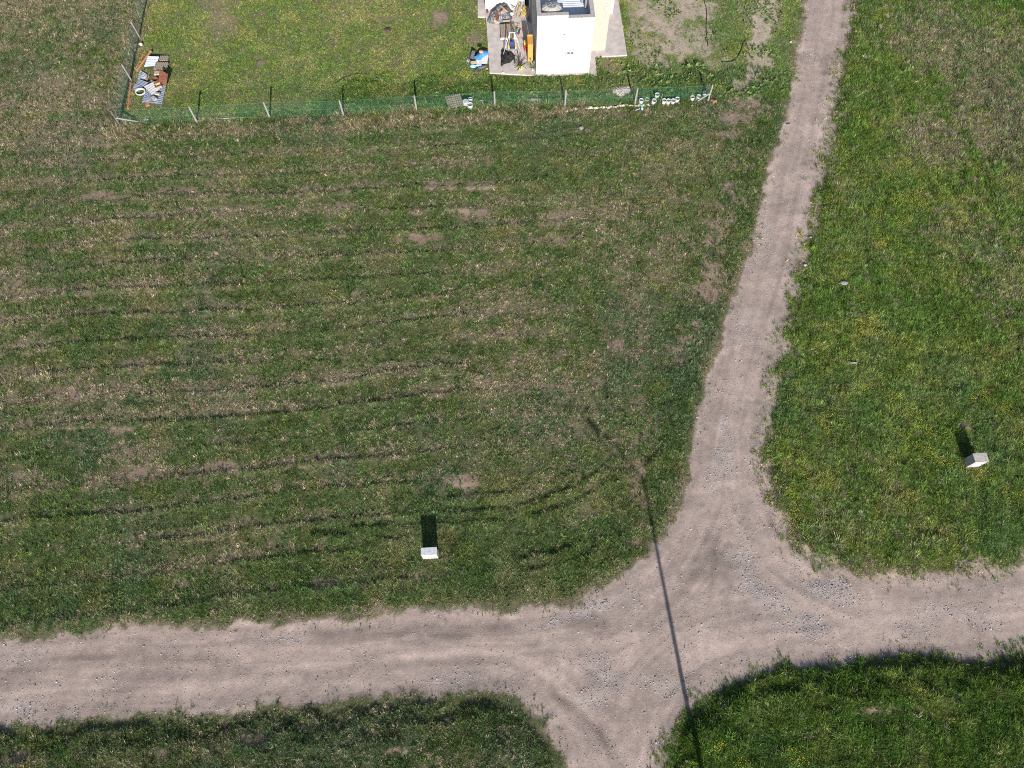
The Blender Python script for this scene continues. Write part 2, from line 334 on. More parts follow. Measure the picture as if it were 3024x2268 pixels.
# ------------------------------------------------------------------ materials
def mat(name, color, rough=.8, var=.12, scale=6.0, bump=.0, metal=0.0, var2=None, spec=.3, stretch=None):
    m = bpy.data.materials.new(name); m.use_nodes = True
    nt = m.node_tree; n = nt.nodes; b = n['Principled BSDF']
    b.inputs['Roughness'].default_value = rough; b.inputs['Metallic'].default_value = metal
    b.inputs['Specular IOR Level'].default_value = spec
    tc = n.new('ShaderNodeTexCoord'); nz = n.new('ShaderNodeTexNoise')
    nz.inputs['Scale'].default_value = scale; nz.inputs['Detail'].default_value = 6
    src = tc.outputs['Object']
    if stretch:
        mp = n.new('ShaderNodeMapping'); mp.inputs['Scale'].default_value = stretch
        nt.links.new(src, mp.inputs['Vector']); src = mp.outputs[0]
    nt.links.new(src, nz.inputs['Vector'])
    mx = n.new('ShaderNodeMix'); mx.data_type = 'RGBA'
    c2 = var2 or tuple(c * (1 - 2.2 * var) for c in color)
    c1 = tuple(min(1, c * (1 + .9 * var)) for c in color)
    mx.inputs[6].default_value = (*c2, 1); mx.inputs[7].default_value = (*c1, 1)
    rp = n.new('ShaderNodeValToRGB'); rp.color_ramp.elements[0].position = .3; rp.color_ramp.elements[1].position = .7
    nt.links.new(nz.outputs[0], rp.inputs[0]); nt.links.new(rp.outputs[0], mx.inputs[0])
    nt.links.new(mx.outputs[2], b.inputs['Base Color'])
    if bump:
        bp = n.new('ShaderNodeBump'); bp.inputs['Strength'].default_value = bump; bp.inputs['Distance'].default_value = .02
        nt.links.new(nz.outputs[0], bp.inputs['Height']); nt.links.new(bp.outputs[0], b.inputs['Normal'])
    return m

def ground_material(name, road):
    m = bpy.data.materials.new(name); m.use_nodes = True
    nt = m.node_tree; n = nt.nodes; b = n['Principled BSDF']
    b.inputs['Roughness'].default_value = .95; b.inputs['Specular IOR Level'].default_value = .1
    at = n.new('ShaderNodeAttribute'); at.attribute_name = 'col'
    tc = n.new('ShaderNodeTexCoord')
    def noise(sc, det=4, st=None):
        q = n.new('ShaderNodeTexNoise'); q.inputs['Scale'].default_value = sc; q.inputs['Detail'].default_value = det
        q.inputs['Roughness'].default_value = .65
        nt.links.new(tc.outputs['Object'], q.inputs['Vector']); return q
    n1 = noise(1.7, 6); n2 = noise(9.0, 6); n3 = noise(38.0, 3)
    def mul(col, q, lo, hi):
        mr = n.new('ShaderNodeMapRange'); mr.inputs[1].default_value = .3; mr.inputs[2].default_value = .7
        mr.inputs[3].default_value = lo; mr.inputs[4].default_value = hi
        nt.links.new(q.outputs[0], mr.inputs[0])
        v = n.new('ShaderNodeVectorMath'); v.operation = 'SCALE'
        nt.links.new(col, v.inputs[0]); nt.links.new(mr.outputs[0], v.inputs['Scale']); return v.outputs[0]
    c = mul(at.outputs['Color'], n1, .90, 1.08)
    c = mul(c, n2, .86, 1.12) if road else mul(c, n2, .75, 1.2)
    c = mul(c, n3, .70, 1.26) if road else mul(c, n3, .62, 1.34)
    if road:   # pebbles pressed into the surface
        for sc, w, colr, th in ((26.0, .8, (.46, .43, .40), .12), (17.0, .85, (.13, .12, .115), .09), (45., .8, (.42, .39, .36), .15), (33., .85, (.12, .11, .10), .12)):
            vo = n.new('ShaderNodeTexVoronoi'); vo.inputs['Scale'].default_value = sc
            nt.links.new(tc.outputs['Object'], vo.inputs['Vector'])
            lt = n.new('ShaderNodeMapRange'); lt.inputs[1].default_value = th * 1.6; lt.inputs[2].default_value = th * .7
            nt.links.new(vo.outputs['Distance'], lt.inputs[0])
            sp = n.new('ShaderNodeSeparateColor'); nt.links.new(vo.outputs['Color'], sp.inputs[0])
            gt = n.new('ShaderNodeMath'); gt.operation = 'GREATER_THAN'; gt.inputs[1].default_value = w - .35
            nt.links.new(sp.outputs[0], gt.inputs[0])
            ml = n.new('ShaderNodeMath'); ml.operation = 'MULTIPLY'; nt.links.new(gt.outputs[0], ml.inputs[0]); nt.links.new(lt.outputs[0], ml.inputs[1])
            mx = n.new('ShaderNodeMix'); mx.data_type = 'RGBA'; mx.inputs[7].default_value = (*colr, 1)
            nt.links.new(ml.outputs[0], mx.inputs[0]); nt.links.new(c, mx.inputs[6]); c = mx.outputs[2]
    nt.links.new(c, b.inputs['Base Color'])
    ad = n.new('ShaderNodeMath'); ad.operation = 'ADD'
    nt.links.new(n2.outputs[0], ad.inputs[0]); nt.links.new(n3.outputs[0], ad.inputs[1])
    bp = n.new('ShaderNodeBump'); bp.inputs['Strength'].default_value = .55 if road else .8; bp.inputs['Distance'].default_value = .025 if road else .04
    nt.links.new(ad.outputs[0], bp.inputs['Height']); nt.links.new(bp.outputs[0], b.inputs['Normal'])
    return m

def blade_material(name, trans=.25, rough=.6):
    m = bpy.data.materials.new(name); m.use_nodes = True
    nt = m.node_tree; n = nt.nodes
    n.remove(n['Principled BSDF'])
    at = n.new('ShaderNodeAttribute'); at.attribute_name = 'col'; at.attribute_type = 'INSTANCER'
    bv = n.new('ShaderNodeAttribute'); bv.attribute_name = 'bv'
    v = n.new('ShaderNodeVectorMath'); v.operation = 'MULTIPLY'
    nt.links.new(at.outputs['Color'], v.inputs[0]); nt.links.new(bv.outputs['Vector'], v.inputs[1])
    df = n.new('ShaderNodeBsdfDiffuse'); nt.links.new(v.outputs[0], df.inputs['Color'])
    mx = n.new('ShaderNodeMixShader')
    out = n['Material Output']
    if trans:
        tr = n.new('ShaderNodeBsdfTranslucent'); nt.links.new(v.outputs[0], tr.inputs['Color'])
        mx.inputs[0].default_value = trans
        nt.links.new(df.outputs[0], mx.inputs[1]); nt.links.new(tr.outputs[0], mx.inputs[2])
        nt.links.new(mx.outputs[0], out.inputs[0])
    else:
        nt.links.new(df.outputs[0], out.inputs[0])
    return m

def tag(o, label=None, cat=None, group=None, kind=None):
    if label: o['label'] = label
    if cat: o['category'] = cat
    if group: o['group'] = group
    if kind: o['kind'] = kind
    return o

# ------------------------------------------------------------------ ground and gravel tracks: one fine relief, split along the track edge
def axis(lo, hi, st, far):
    mid = np.arange(lo, hi + 1e-6, st)
    a = []; s = st; q = lo
    while q > -far: s *= 1.5; q -= s; a.append(q)
    b = []; s = st; q = mid[-1]
    while q < far: s *= 1.5; q += s; b.append(q)
    return np.array(a[::-1] + list(mid) + b)
GX = axis(-39, 40, .125, 2500); GY = axis(-5.5, 50, .125, 2500)
gx, gy = np.meshgrid(GX, GY)
fx, fy = gx.ravel(), gy.ravel()
ZG = zone(fx, fy)
hg = height(fx, fy, ZG)
def ground_colour(x, y, Z):
    n = len(x)
    def c(*v): return np.array(v)
    soil = c(.235, .175, .135); soil2 = c(.185, .128, .098); sand = c(.33, .268, .212)
    thatch = c(.145, .125, .08); green = c(.072, .08, .036)
    f1 = fbm(x, y, 1.3, 3, 101)[:, None]; f2 = fbm(x, y, .4, 3, 102)[:, None]; f3 = fbm(x, y, 8, 3, 103)[:, None]
    so = soil * (1 - f1) + soil2 * f1
    sandy = ((Z['yard'] & (x > 8)) |  (Z['ne'] & (Z['d'] < 1.5)))[:, None]
    so = np.where(sandy, sand * (.85 + .3 * f2), so)
    dry = Z['dry'][:, None]
    gr = green * (1 - dry) + thatch * dry
    far = (np.abs(x) > 39) | (y < -5.5) | (y > 50)
    gr = gr * np.where(far, .75, 1.0)[:, None]
    col = gr * (1 - Z['bare'][:, None]) + so * Z['bare'][:, None]
    # track
    rd = c(.258, .202, .175)
    t1 = fbm(x, y, 4.5, 4, 111, sy=1.1)[:, None]; t2 = fbm(x, y, 1.2, 4, 112)[:, None]; t3 = fbm(x, y, .3, 3, 113)[:, None]
    rc = rd * (1 + .32 * (t1 - .5) + .32 * (t2 - .5) + .36 * (t3 - .5))
    t4 = fbm(Z['d'], (x + y) * .7, .34, 3, 116, sy=5)[:, None]; t5 = fbm(Z['d'], (x - y) * .7, .13, 2, 117, sy=2.5)[:, None]
    rc = rc * (1 + .28 * (t4 - .5) + .30 * (t5 - .5))
    dm = blobs(x, y, damp_l, .3, 12)[:, None]
    rc = rc * (1 - .34 * dm)
    gv = blobs(x, y, gravel_l, .4, 13)[:, None]
    rc = rc * (1 - .16 * gv) + c(.035, .042, .048) * gv * (.5 + f2)
    # wheel paths, along the tracks
    for ln, w in WHEEL:
        q = ldist(x, y, ln)
        k = (np.exp(-(q / w) ** 2) * sst(.25, .6, fbm(x, y, 2.5, 2, 114)))[:, None]
        rc = rc * (1 + .15 * k)
    for ln, w in SCRUB:
        q = ldist(x, y, ln)
        k = (np.exp(-(q / w) ** 2) * sst(.25, .6, fbm(x, y, 2.5, 2, 115)))[:, None]
        rc = rc * (1 - .22 * k)
    f = Z['field'][:, None]
    return col * f + rc * (1 - f)
WHEEL = [(wpts([(2450, -60), (2420, 150), (2385, 350), (2330, 600), (2270, 830), (2200, 1080), (2130, 1320), (2080, 1560), (1980, 1760), (1850, 1930)]), .30),
         (wpts([(2490, -60), (2458, 150), (2420, 350), (2370, 600), (2315, 830), (2245, 1080), (2195, 1320), (2210, 1520), (2330, 1700), (2500, 1780), (3024, 1800)]), .30),
         (wpts([(0, 1980), (600, 1960), (1200, 1930), (1900, 1890), (2500, 1830), (3024, 1780)]), .35),
         (wpts([(0, 2060), (600, 2030), (1200, 1990), (1900, 1950), (2500, 1890), (3024, 1840)]), .35),
         (wpts([(1800, 2300), (1760, 2150), (1650, 2000), (1450, 1930), (1100, 1920)]), .3), (wpts([(1890, 2300), (1860, 2120), (1900, 1960), (2100, 1880)]), .3)]
SCRUB = [(wpts([(2425, 350), (2375, 560), (2310, 800), (2240, 1020)]), .12), (wpts([(2370, 400), (2320, 620), (2260, 800)]), .10),
         (wpts([(2100, 1560), (2070, 1660), (2010, 1750), (1900, 1850)]), .3), (wpts([(2260, 1420), (2280, 1520), (2350, 1620), (2450, 1700)]), .2), (wpts([(2130, 1520), (2110, 1640), (2100, 1760)]), .16),
         (wpts([(100, 1955), (250, 1940), (420, 1925)]), .14), (wpts([(950, 1880), (1200, 1866), (1500, 1850)]), .25), (wpts([(1640, 2060), (1760, 2150), (1830, 2270)]), .2), (wpts([(1590, 2030), (1700, 2090), (1790, 2200)]), .15), (wpts([(0, 2010), (400, 1990), (900, 1950)]), .4)]
gcol = ground_colour(fx, fy, ZG)
nxg, nyg = len(GX), len(GY)
ii = np.arange(nxg * nyg).reshape(nyg, nxg)
quads = np.stack([ii[:-1, :-1], ii[:-1, 1:], ii[1:, 1:], ii[1:, :-1]], -1).reshape(-1, 4)
isroad = (ZG['dj'] < 0)[quads].sum(1) >= 3
def grid_object(name, sel, m):
    q = quads[sel]
    used, inv = np.unique(q.ravel(), return_inverse=True)
    me = bpy.data.meshes.new(name)
    nv, nf = len(used), len(q)
    me.vertices.add(nv); me.loops.add(nf * 4); me.polygons.add(nf)
    me.vertices.foreach_set('co', np.stack([fx[used], fy[used], hg[used]], -1).astype(np.float32).ravel())
    me.loops.foreach_set('vertex_index', inv.astype(np.int32))
    me.polygons.foreach_set('loop_start', np.arange(0, nf * 4, 4, dtype=np.int32))
    me.update()
    me.polygons.foreach_set('use_smooth', np.ones(nf, bool))
    a = me.attributes.new('col', 'FLOAT_COLOR', 'POINT')
    a.data.foreach_set('color', np.concatenate([gcol[used], np.ones((nv, 1))], 1).astype(np.float32).ravel())
    me.validate(); me.materials.append(m)
    o = bpy.data.objects.new(name, me); COL.objects.link(o); o['kind'] = 'structure'
    return o
field = grid_object('ground', ~isroad, ground_material('earth_and_thatch', False))
tag(field, 'mown and rough grassland on bare brown earth around the gravel tracks', 'ground')
track = grid_object('gravel_road', isroad, ground_material('compacted_gravel', True))
tag(track, 'pinkish beige unpaved gravel tracks meeting at a crossroads', 'road')

# ------------------------------------------------------------------ countless growth and gravel (kind = stuff), scattered with geometry nodes
def proto_mesh(name, build, m):
    V, F, B = [], [], []
    build(V, F, B)
    me = bpy.data.meshes.new(name)
    me.from_pydata(V, [], F)
    a = me.attributes.new('bv', 'FLOAT_VECTOR', 'FACE')
    a.data.foreach_set('vector', np.array(B, np.float32).ravel())
    me.materials.append(m)
    return bpy.data.objects.new(name, me)       # stays unlinked: only read by the scatter node
def blade(V, F, B, bx, by, az, lean, ln, w, seg, tint, droop=.35):
    dx, dy = math.cos(az), math.sin(az); px, py = -dy, dx
    pts = []; p = Vector((bx, by, 0)); le = lean
    for s in range(seg + 1):
        pts.append(p.copy())
        p = p + Vector((dx * math.sin(le), dy * math.sin(le), math.cos(le))) * (ln / seg)
        le = min(1.62, le + droop)
    i0 = len(V)
    for s, q in enumerate(pts):
        if s == seg: V.append(tuple(q))
        else:
            ww = w * (1 - .35 * s / seg)
            V.append((q.x - px * ww, q.y - py * ww, q.z)); V.append((q.x + px * ww, q.y + py * ww, q.z))
    for s in range(seg):
        a = i0 + 2 * s
        if s == seg - 1: F.append((a, a + 1, a + 2))
        else: F.append((a, a + 1, a + 3, a + 2))
        B.append(tint)
def tint(r, amt=.45, straw_=0.0):
    k = 1 + r.uniform(-amt, amt)
    if r.random() < straw_: return (2.3 * k, 1.75 * k, 2.1 * k)
    return (k * r.uniform(.88, 1.15), k, k * r.uniform(.85, 1.1))
def short_clump(seed):
    def f(V, F, B):
        r = random.Random(seed)
        for i in range(17):
            a = r.uniform(0, 6.28); q = math.sqrt(r.random()) * .65
            blade(V, F, B, q * math.cos(a), q * math.sin(a), r.uniform(0, 6.28), R(r.uniform(18, 72)), r.uniform(.65, 1.25), r.uniform(.04, .065), 2, tint(r, .5, .16), .3)
    return f
def tall_clump(seed):
    def f(V, F, B):
        r = random.Random(seed)
        base = r.uniform(0, 6.28)
        for i in range(20):
            a = r.uniform(0, 6.28); q = math.sqrt(r.random()) * .38
            blade(V, F, B, q * math.cos(a), q * math.sin(a), base + r.gauss(0, 1.3), R(r.uniform(8, 50)), r.uniform(.6, 1.2), r.uniform(.018, .03), 3, tint(r, .5, .07), .33)
    return f
def straw(seed):
    def f(V, F, B):
        r = random.Random(seed); base = r.uniform(0, 6.28)
        for i in range(12):
            a = r.uniform(0, 6.28); q = math.sqrt(r.random()) * .7
            i0 = len(V)
            blade(V, F, B, q * math.cos(a), q * math.sin(a), base + r.gauss(0, .9), R(r.uniform(74, 90)), r.uniform(.6, 1.3), r.uniform(.02, .035), 1, tint(r, .3), 0)
            for k in range(i0, len(V)): V[k] = (V[k][0], V[k][1], V[k][2] + r.uniform(.03, .12))
    return f
def rosette(seed):
    def f(V, F, B):
        r = random.Random(seed)
        for i in range(13):
            az = i * 2.4 + r.uniform(-.3, .3); le = R(r.uniform(40, 80)); ln = r.uniform(.5, 1.0); w = ln * .2
            dx, dy = math.cos(az), math.sin(az); px, py = -dy, dx
            h = r.uniform(.0, .35)
            def pt(t, s, up): return (dx * math.sin(le) * ln * t + px * s, dy * math.sin(le) * ln * t + py * s, h + math.cos(le) * ln * t + up)
            i0 = len(V)
            V.extend([pt(.05, 0, 0), pt(.5, -w, .03), pt(.5, w, .03), pt(1, 0, -.05)])
            tn = tint(r, .25)
            F.extend([(i0, i0 + 1, i0 + 3), (i0, i0 + 3, i0 + 2)]); B.extend([tn, tn])
    return f
def bloom(seed):
    def f(V, F, B):
        r = random.Random(seed)
        for i in range(5):
            a = r.uniform(0, 6.28); q = math.sqrt(r.random()) * .2; z = r.uniform(.8, 1.0) * .2; s = r.uniform(.007, .014)
            x, y = q * math.cos(a), q * math.sin(a); i0 = len(V)
            for k in range(6):
                V.append((x + s * math.cos(k * 1.047), y + s * math.sin(k * 1.047), z + (.3 * s if k % 2 else 0)))
            V.append((x, y, z + .6 * s)); tn = tint(r, .15)
            for k in range(6): F.append((i0 + k, i0 + (k + 1) % 6, i0 + 6)); B.append(tn)
    return f
def stone(seed):
    def f(V, F, B):
        r = random.Random(seed)
        bm = bmesh.new(); bmesh.ops.create_icosphere(bm, subdivisions=1, radius=1)
        sx, sy, sz = r.uniform(.8, 1.25), r.uniform(.7, 1.1), r.uniform(.45, .75)
        for v in bm.verts:
            k = r.uniform(.75, 1.15); V.append((v.co.x * sx * k, v.co.y * sy * k, v.co.z * sz * k + sz * .3))
        for fc in bm.faces: F.append(tuple(v.index for v in fc.verts)); B.append((1, 1, 1))
        bm.free()
    return f
MB = blade_material('grass_blade', .28); MS = blade_material('straw_blade', .12); MF = blade_material('petal', .2); MST = blade_material('gravel_stone', 0)
PROTO = {
    'short': [proto_mesh('short_clump', short_clump(s), MB) for s in range(5)],
    'tall': [proto_mesh('tall_clump', tall_clump(s + 20), MB) for s in range(5)],
    'straw': [proto_mesh('straw_wisp', straw(s + 40), MS) for s in range(4)],
    'weed': [proto_mesh('leaf_rosette', rosette(s + 60), MB) for s in range(4)],
    'bloom': [proto_mesh('bloom_cluster', bloom(s + 80), MF) for s in range(4)],
    'stone': [proto_mesh('loose_stone', stone(s + 90), MST) for s in range(4)],
}
def scatter(name, kind, pos, scl, col, label, cat, tilt=.12):
    n = len(pos)
    me = bpy.data.meshes.new(name)
    me.vertices.add(n)
    me.vertices.foreach_set('co', pos.astype(np.float32).ravel())
    def at(nm, tp, key, v):
        a = me.attributes.new(nm, tp, 'POINT'); a.data.foreach_set(key, v)
    at('rot', 'FLOAT_VECTOR', 'vector', np.stack([rng.normal(0, tilt, n), rng.normal(0, tilt, n), rng.uniform(0, 6.283, n)], -1).astype(np.float32).ravel())
    at('scl', 'FLOAT', 'value', scl.astype(np.float32))
    at('pick', 'INT', 'value', rng.integers(0, len(PROTO[kind]), n).astype(np.int32))
    at('col', 'FLOAT_COLOR', 'color', np.concatenate([np.clip(col, 0, 1), np.ones((n, 1))], 1).astype(np.float32).ravel())
    me.update()
    o = bpy.data.objects.new(name, me); COL.objects.link(o)
    ng = bpy.data.node_groups.new(name + '_nodes', 'GeometryNodeTree')
    ng.interface.new_socket('Geometry', in_out='INPUT', socket_type='NodeSocketGeometry')
    ng.interface.new_socket('Geometry', in_out='OUTPUT', socket_type='NodeSocketGeometry')
    N = ng.nodes; Lk = ng.links
    gi = N.new('NodeGroupInput'); go = N.new('NodeGroupOutput')
    jn = N.new('GeometryNodeJoinGeometry')
    for p in PROTO[kind]:
        oi = N.new('GeometryNodeObjectInfo'); oi.inputs['Object'].default_value = p; oi.inputs['As Instance'].default_value = True
        Lk.new(oi.outputs['Geometry'], jn.inputs[0])
    ip = N.new('GeometryNodeInstanceOnPoints')
    def na(nm, tp):
        q = N.new('GeometryNodeInputNamedAttribute'); q.data_type = tp; q.inputs['Name'].default_value = nm
        return [s for s in q.outputs if s.name == 'Attribute' and s.enabled][0]
    Lk.new(gi.outputs[0], ip.inputs['Points']); Lk.new(jn.outputs[0], ip.inputs['Instance'])
    ip.inputs['Pick Instance'].default_value = True
    Lk.new(na('pick', 'INT'), ip.inputs['Instance Index'])
    Lk.new(na('rot', 'FLOAT_VECTOR'), ip.inputs['Rotation'])
    Lk.new(na('scl', 'FLOAT'), ip.inputs['Scale'])
    Lk.new(ip.outputs[0], go.inputs[0])
    md = o.modifiers.new('scatter', 'NODES'); md.node_group = ng
    tag(o, label, cat, kind='stuff')
    return o
def jitter(sp):
    xs = np.arange(-39, 40, sp); ys = np.arange(-5.2, 49.5, sp)
    a, b = np.meshgrid(xs, ys); a = a.ravel(); b = b.ravel()
    a = a + rng.uniform(-.5, .5, a.shape) * sp; b = b + rng.uniform(-.5, .5, b.shape) * sp
    k = np.abs(a) < .713 * (31.85 + .415 * b) + 2.2
    return a[k], b[k]
def sub(Z, k): return {q: v[k] for q, v in Z.items()}
def blocked(x, y):
    """no growth under the house, its paving and solid things"""
    m = np.zeros(x.shape, bool)
    for poly in PAVED:
        m |= sdist(x, y, poly) > -.02
    for cx, cy, rr in CLEAR:
        k = np.abs(x - cx) < rr
        k[k] = (x[k] - cx) ** 2 + (y[k] - cy) ** 2 < rr * rr
        m |= k
    return m
CLEAR = [(*Z5(a, b, .2)[:2], .2) for a, b in ((350, 432), (632, 432), (720, 300), (885, 436), (985, 440), (1090, 436), (1195, 398), (1555, 372), (1668, 335), (1810, 250))]
CLEAR += [(*Z6(a, b, .1)[:2], rr) for a, b, rr in ((560, 560, .34), (780, 520, .34), (620, 680, .34), (840, 640, .34), (680, 800, .34), (880, 760, .34), (760, 860, .3), (1050, 660, .3), (1195, 760, .3), (1195, 620, .25), (1566, 680, .22))]
CLEAR += [(*P(1500 + a * .36166, 180 + b * .36166)[:2], rr) for a, b, rr in ((900, 250, .45), (960, 250, .45), (930, 285, .3), (190, 322, .3), (250, 325, .3), (305, 345, .25), (450, 340, .3))]
CLEAR += [(*P(340 + a * .1507, 130 + b * .1507)[:2], .42) for a, b in ((720, 300), (950, 290), (900, 430), (700, 420), (800, 560), (950, 640), (900, 760), (780, 700), (640, 800), (520, 760), (430, 840), (700, 900), (850, 900), (620, 1000), (780, 1020), (620, 1100), (850, 1100))]
CLEAR += [(*Z1(a, b)[:2], .32) for a, b in ((420, 1220), (500, 1180), (600, 1150), (600, 1250), (520, 1290), (650, 1200), (400, 1130), (640, 1060), (620, 1350), (500, 1400))]
def pol(f, l): return [tuple(f(*q).to_2d()) for q in l]
PAVED = [pol(P, [(1410, -60), (1411, 53), (1435.5, 53.5), (1446, 218), (1582, 226), (1739, 222), (1762.5, 228), (1757, 171.4), (1851.4, 166), (1816, -60)])]

gxs, gys = jitter(.077)
ZZ = zone(gxs, gys)
nn = len(gxs)
u1, u2, u3 = rng.random(nn), rng.random(nn), rng.random(nn)
keep = (u1 < ZZ['field'] * (.16 + .84 * sst(-.35, .6, ZZ['dj'] + (fbm(gxs, gys, .35, 2, 135) - .5) * 1.2))) & (u2 > ZZ['bare'] * 1.0 - .04) & ~blocked(gxs, gys)
keep |= (u1 < .28 * sst(-.8, .1, ZZ['dj']) * sst(.42, .62, fbm(gxs, gys, .9, 3, 134))) & (ZZ['dj'] < 0)
gxs, gys, ZZ, u3 = gxs[keep], gys[keep], sub(ZZ, keep), u3[keep]
gzs = height(gxs, gys, ZZ)
nn = len(gxs)
is_dry = rng.random(nn) < .03 + .80 * sst(.04, 1.0, ZZ['dry'])
k1, k2 = rng.random((nn, 1)), rng.random((nn, 1))
hue = fbm(gxs, gys, 1.6, 3, 121)[:, None]; hue2 = fbm(gxs, gys, 5, 3, 122)[:, None]
ga, gb, gc, gd = np.array([.064, .106, .034]), np.array([.108, .164, .050]), np.array([.158, .178, .076]), np.array([.080, .126, .064])
grn = ga * (1 - k1) + gb * k1
w = sst(.45, .8, hue) * .9; grn = grn * (1 - w) + gc * w
w = sst(.55, .75, hue2) * .6; grn = grn * (1 - w) + gd * w
lush = (ZZ['ne'] | ZZ['se'])[:, None]
grn = np.where(lush, grn * np.where(ZZ['ne'][:, None], np.array([1.30, 1.36, .92]), np.array([.84, .98, .60])), grn)
grn = np.where(ZZ['sw'][:, None], grn * .84, grn)
spc = fbm(gxs, gys, .55, 3, 136)[:, None]; grn = grn * np.where(ZZ['yard'][:, None], .9 + .2 * spc, .70 + .60 * spc)
spc = fbm(gxs, gys, 1.1, 2, 137)[:, None]; grn = grn * (1 + np.array([.16, .03, -.06]) * (sst(.4, .75, spc) - .35))
grn = np.where(ZZ['yard'][:, None], grn * np.where(ZZ['weeds'][:, None] > .5, np.array([1.2, 1.3, 1.05]), np.array([1.62, 1.66, 1.15])), grn)
da, db, dc = np.array([.29, .26, .17]), np.array([.205, .185, .118]), np.array([.24, .21, .15])
dcol = (da * k1 + db * (1 - k1)) * (1 - .5 * k2) + dc * .5 * k2
dcol = np.where(ZZ['yard'][:, None], dcol * np.array([1.15, 1.12, .95]), dcol)
dcol = np.where(ZZ['fst'][:, None] > .4, np.array([.31, .265, .165]) * (.7 + .5 * k1), dcol)
gcl = np.where(is_dry[:, None], dcol, grn) * np.exp(rng.normal(-.04, 1, (nn, 1)) * np.where(ZZ['yard'], .2, .34)[:, None]).clip(.4, 2.0)
Ls = ZZ['L'] * rng.uniform(.7, 1.3, nn)
talls = ZZ['L'] > .155
base = np.stack([gxs, gys, gzs - .01], -1)
k = ~talls
scatter('short_grass', 'short', base[k], Ls[k], gcl[k], 'short mown grass, green mixed with straw, covering the lot and the house yard', 'grass')
k = talls
scatter('tall_grass', 'tall', base[k], Ls[k], gcl[k], 'long lush meadow grass on the field east of the track, along verges and by the fence', 'grass')
# lying straw
sx, sy = jitter(.17); ZS = zone(sx, sy)
k = (rng.random(len(sx)) < ZS['field'] * np.clip(ZS['dry'] * 1.0 + .15 * ZS['ridge'] + .25 * ZS['bare'] * ~ZS['yard'], 0, .9)) & ~blocked(sx, sy)
sx, sy, ZS = sx[k], sy[k], sub(ZS, k); n_ = len(sx)
scatter('lying_straw', 'straw', np.stack([sx, sy, height(sx, sy, ZS) + .012 + .3 * ZS['L'] * rng.random(n_)], -1), rng.uniform(.06, .15, n_),
        np.array([.27, .235, .15]) * rng.uniform(.5, 1.2, (n_, 1)), 'wisps of dry cut straw lying on the mown lot', 'straw', .06)
# broad-leaved weeds
wx, wy = jitter(.24); ZW = zone(wx, wy)
pw = np.where(ZW['yard'], .03 + .8 * ZW['weeds'], .12) + .25 * ZW['ne'] + .35 * ZW['se'] + .3 * ZW['vn'] + .2 * ZW['sw']
pw = pw * sst(.3, .6, fbm(wx, wy, 1.1, 2, 131))
pw = np.where(ZW['yard'] & (wx > 6) & (ZW['bare'] > .2), .75 * sst(.42, .62, fbm(wx, wy, 1.4, 3, 133)), pw)
k = (rng.random(len(wx)) < ZW['field'] * pw) & ~blocked(wx, wy)
k |= (rng.random(len(wx)) < .5 * sst(-.9, .1, ZW['dj'])) & (ZW['dj'] < .1) & (fbm(wx, wy, 1.0, 3, 132) > .56)
wx, wy, ZW = wx[k], wy[k], sub(ZW, k); n_ = len(wx)
wc = np.array([.08, .125, .042]) * rng.uniform(.6, 1.5, (n_, 1)) * np.where(ZW['yard'][:, None], 1.35, 1) + np.array([.05, .045, .02]) * rng.random((n_, 1))
scatter('leafy_weeds', 'weed', np.stack([wx, wy, height(wx, wy, ZW) + .35 * ZW['L']], -1), rng.uniform(.06, .13, n_) * (1 + .6 * ZW['weeds'] + .7 * (ZW['yard'] & (wx > 6) & (ZW['bare'] > .15))) * np.where(ZW['dj'] < .2, .55, 1), wc,
        'broad-leaved green weeds among the grass and along track edges', 'weeds', .2)
# yellow flowers
bx, by = jitter(.14); ZB = zone(bx, by)
k = (rng.random(len(bx)) < np.clip(ZB['flower'] ** 1.3 * 2.0 * sst(.38, .68, fbm(bx, by, .7, 3, 141)) + .03 * ZB['ne'] * sst(.5, .7, fbm(bx, by, 3, 2, 142)) + .012 * ZB['ne'] + .006 * ZB['se'], 0, 1)) & (ZB['d'] > .2)
bx, by, ZB = bx[k], by[k], sub(ZB, k); n_ = len(bx)
scatter('yellow_flowers', 'bloom', np.stack([bx, by, height(bx, by, ZB) + np.clip(ZB['L'] - .16, -.1, .3)], -1), rng.uniform(.8, 1.2, n_),
        np.array([.60, .52, .05]) * rng.uniform(.6, 1.25, (n_, 1)), 'small yellow wild flowers in drifts across the meadow', 'flowers', .1)
# gravel
qx, qy = jitter(.05); dq = np.maximum(np.maximum(sdist(qx, qy, PNW), sdist(qx, qy, PNE)), np.maximum(sdist(qx, qy, PSE), sdist(qx, qy, PSW)))
gv = blobs(qx, qy, gravel_l, .4, 13)
pq = np.where(dq < .15, .07 + .20 * sst(.5, .75, fbm(qx, qy, 1.3, 3, 151)) + .75 * gv, .0)
k = rng.random(len(qx)) < pq
qx, qy, gv = qx[k], qy[k], gv[k]; ZQ = zone(qx, qy); n_ = len(qx)
ss = np.exp(rng.normal(math.log(.0135), .48, n_)).clip(.006, .045)
qc = np.array([.265, .235, .215]) * rng.uniform(.5, 1.6, (n_, 1)) * np.array([1, 1, 1]) + np.array([.03, .0, -.02]) * rng.normal(0, 1, (n_, 1))
scatter('loose_gravel', 'stone', np.stack([qx, qy, height(qx, qy, ZQ) + .0], -1), ss * (1 + .25 * gv * rng.random(n_)), qc, 'loose grey and pale gravel stones strewn over the tracks', 'gravel', .3)
print('grass points', nn, 'gravel', n_)

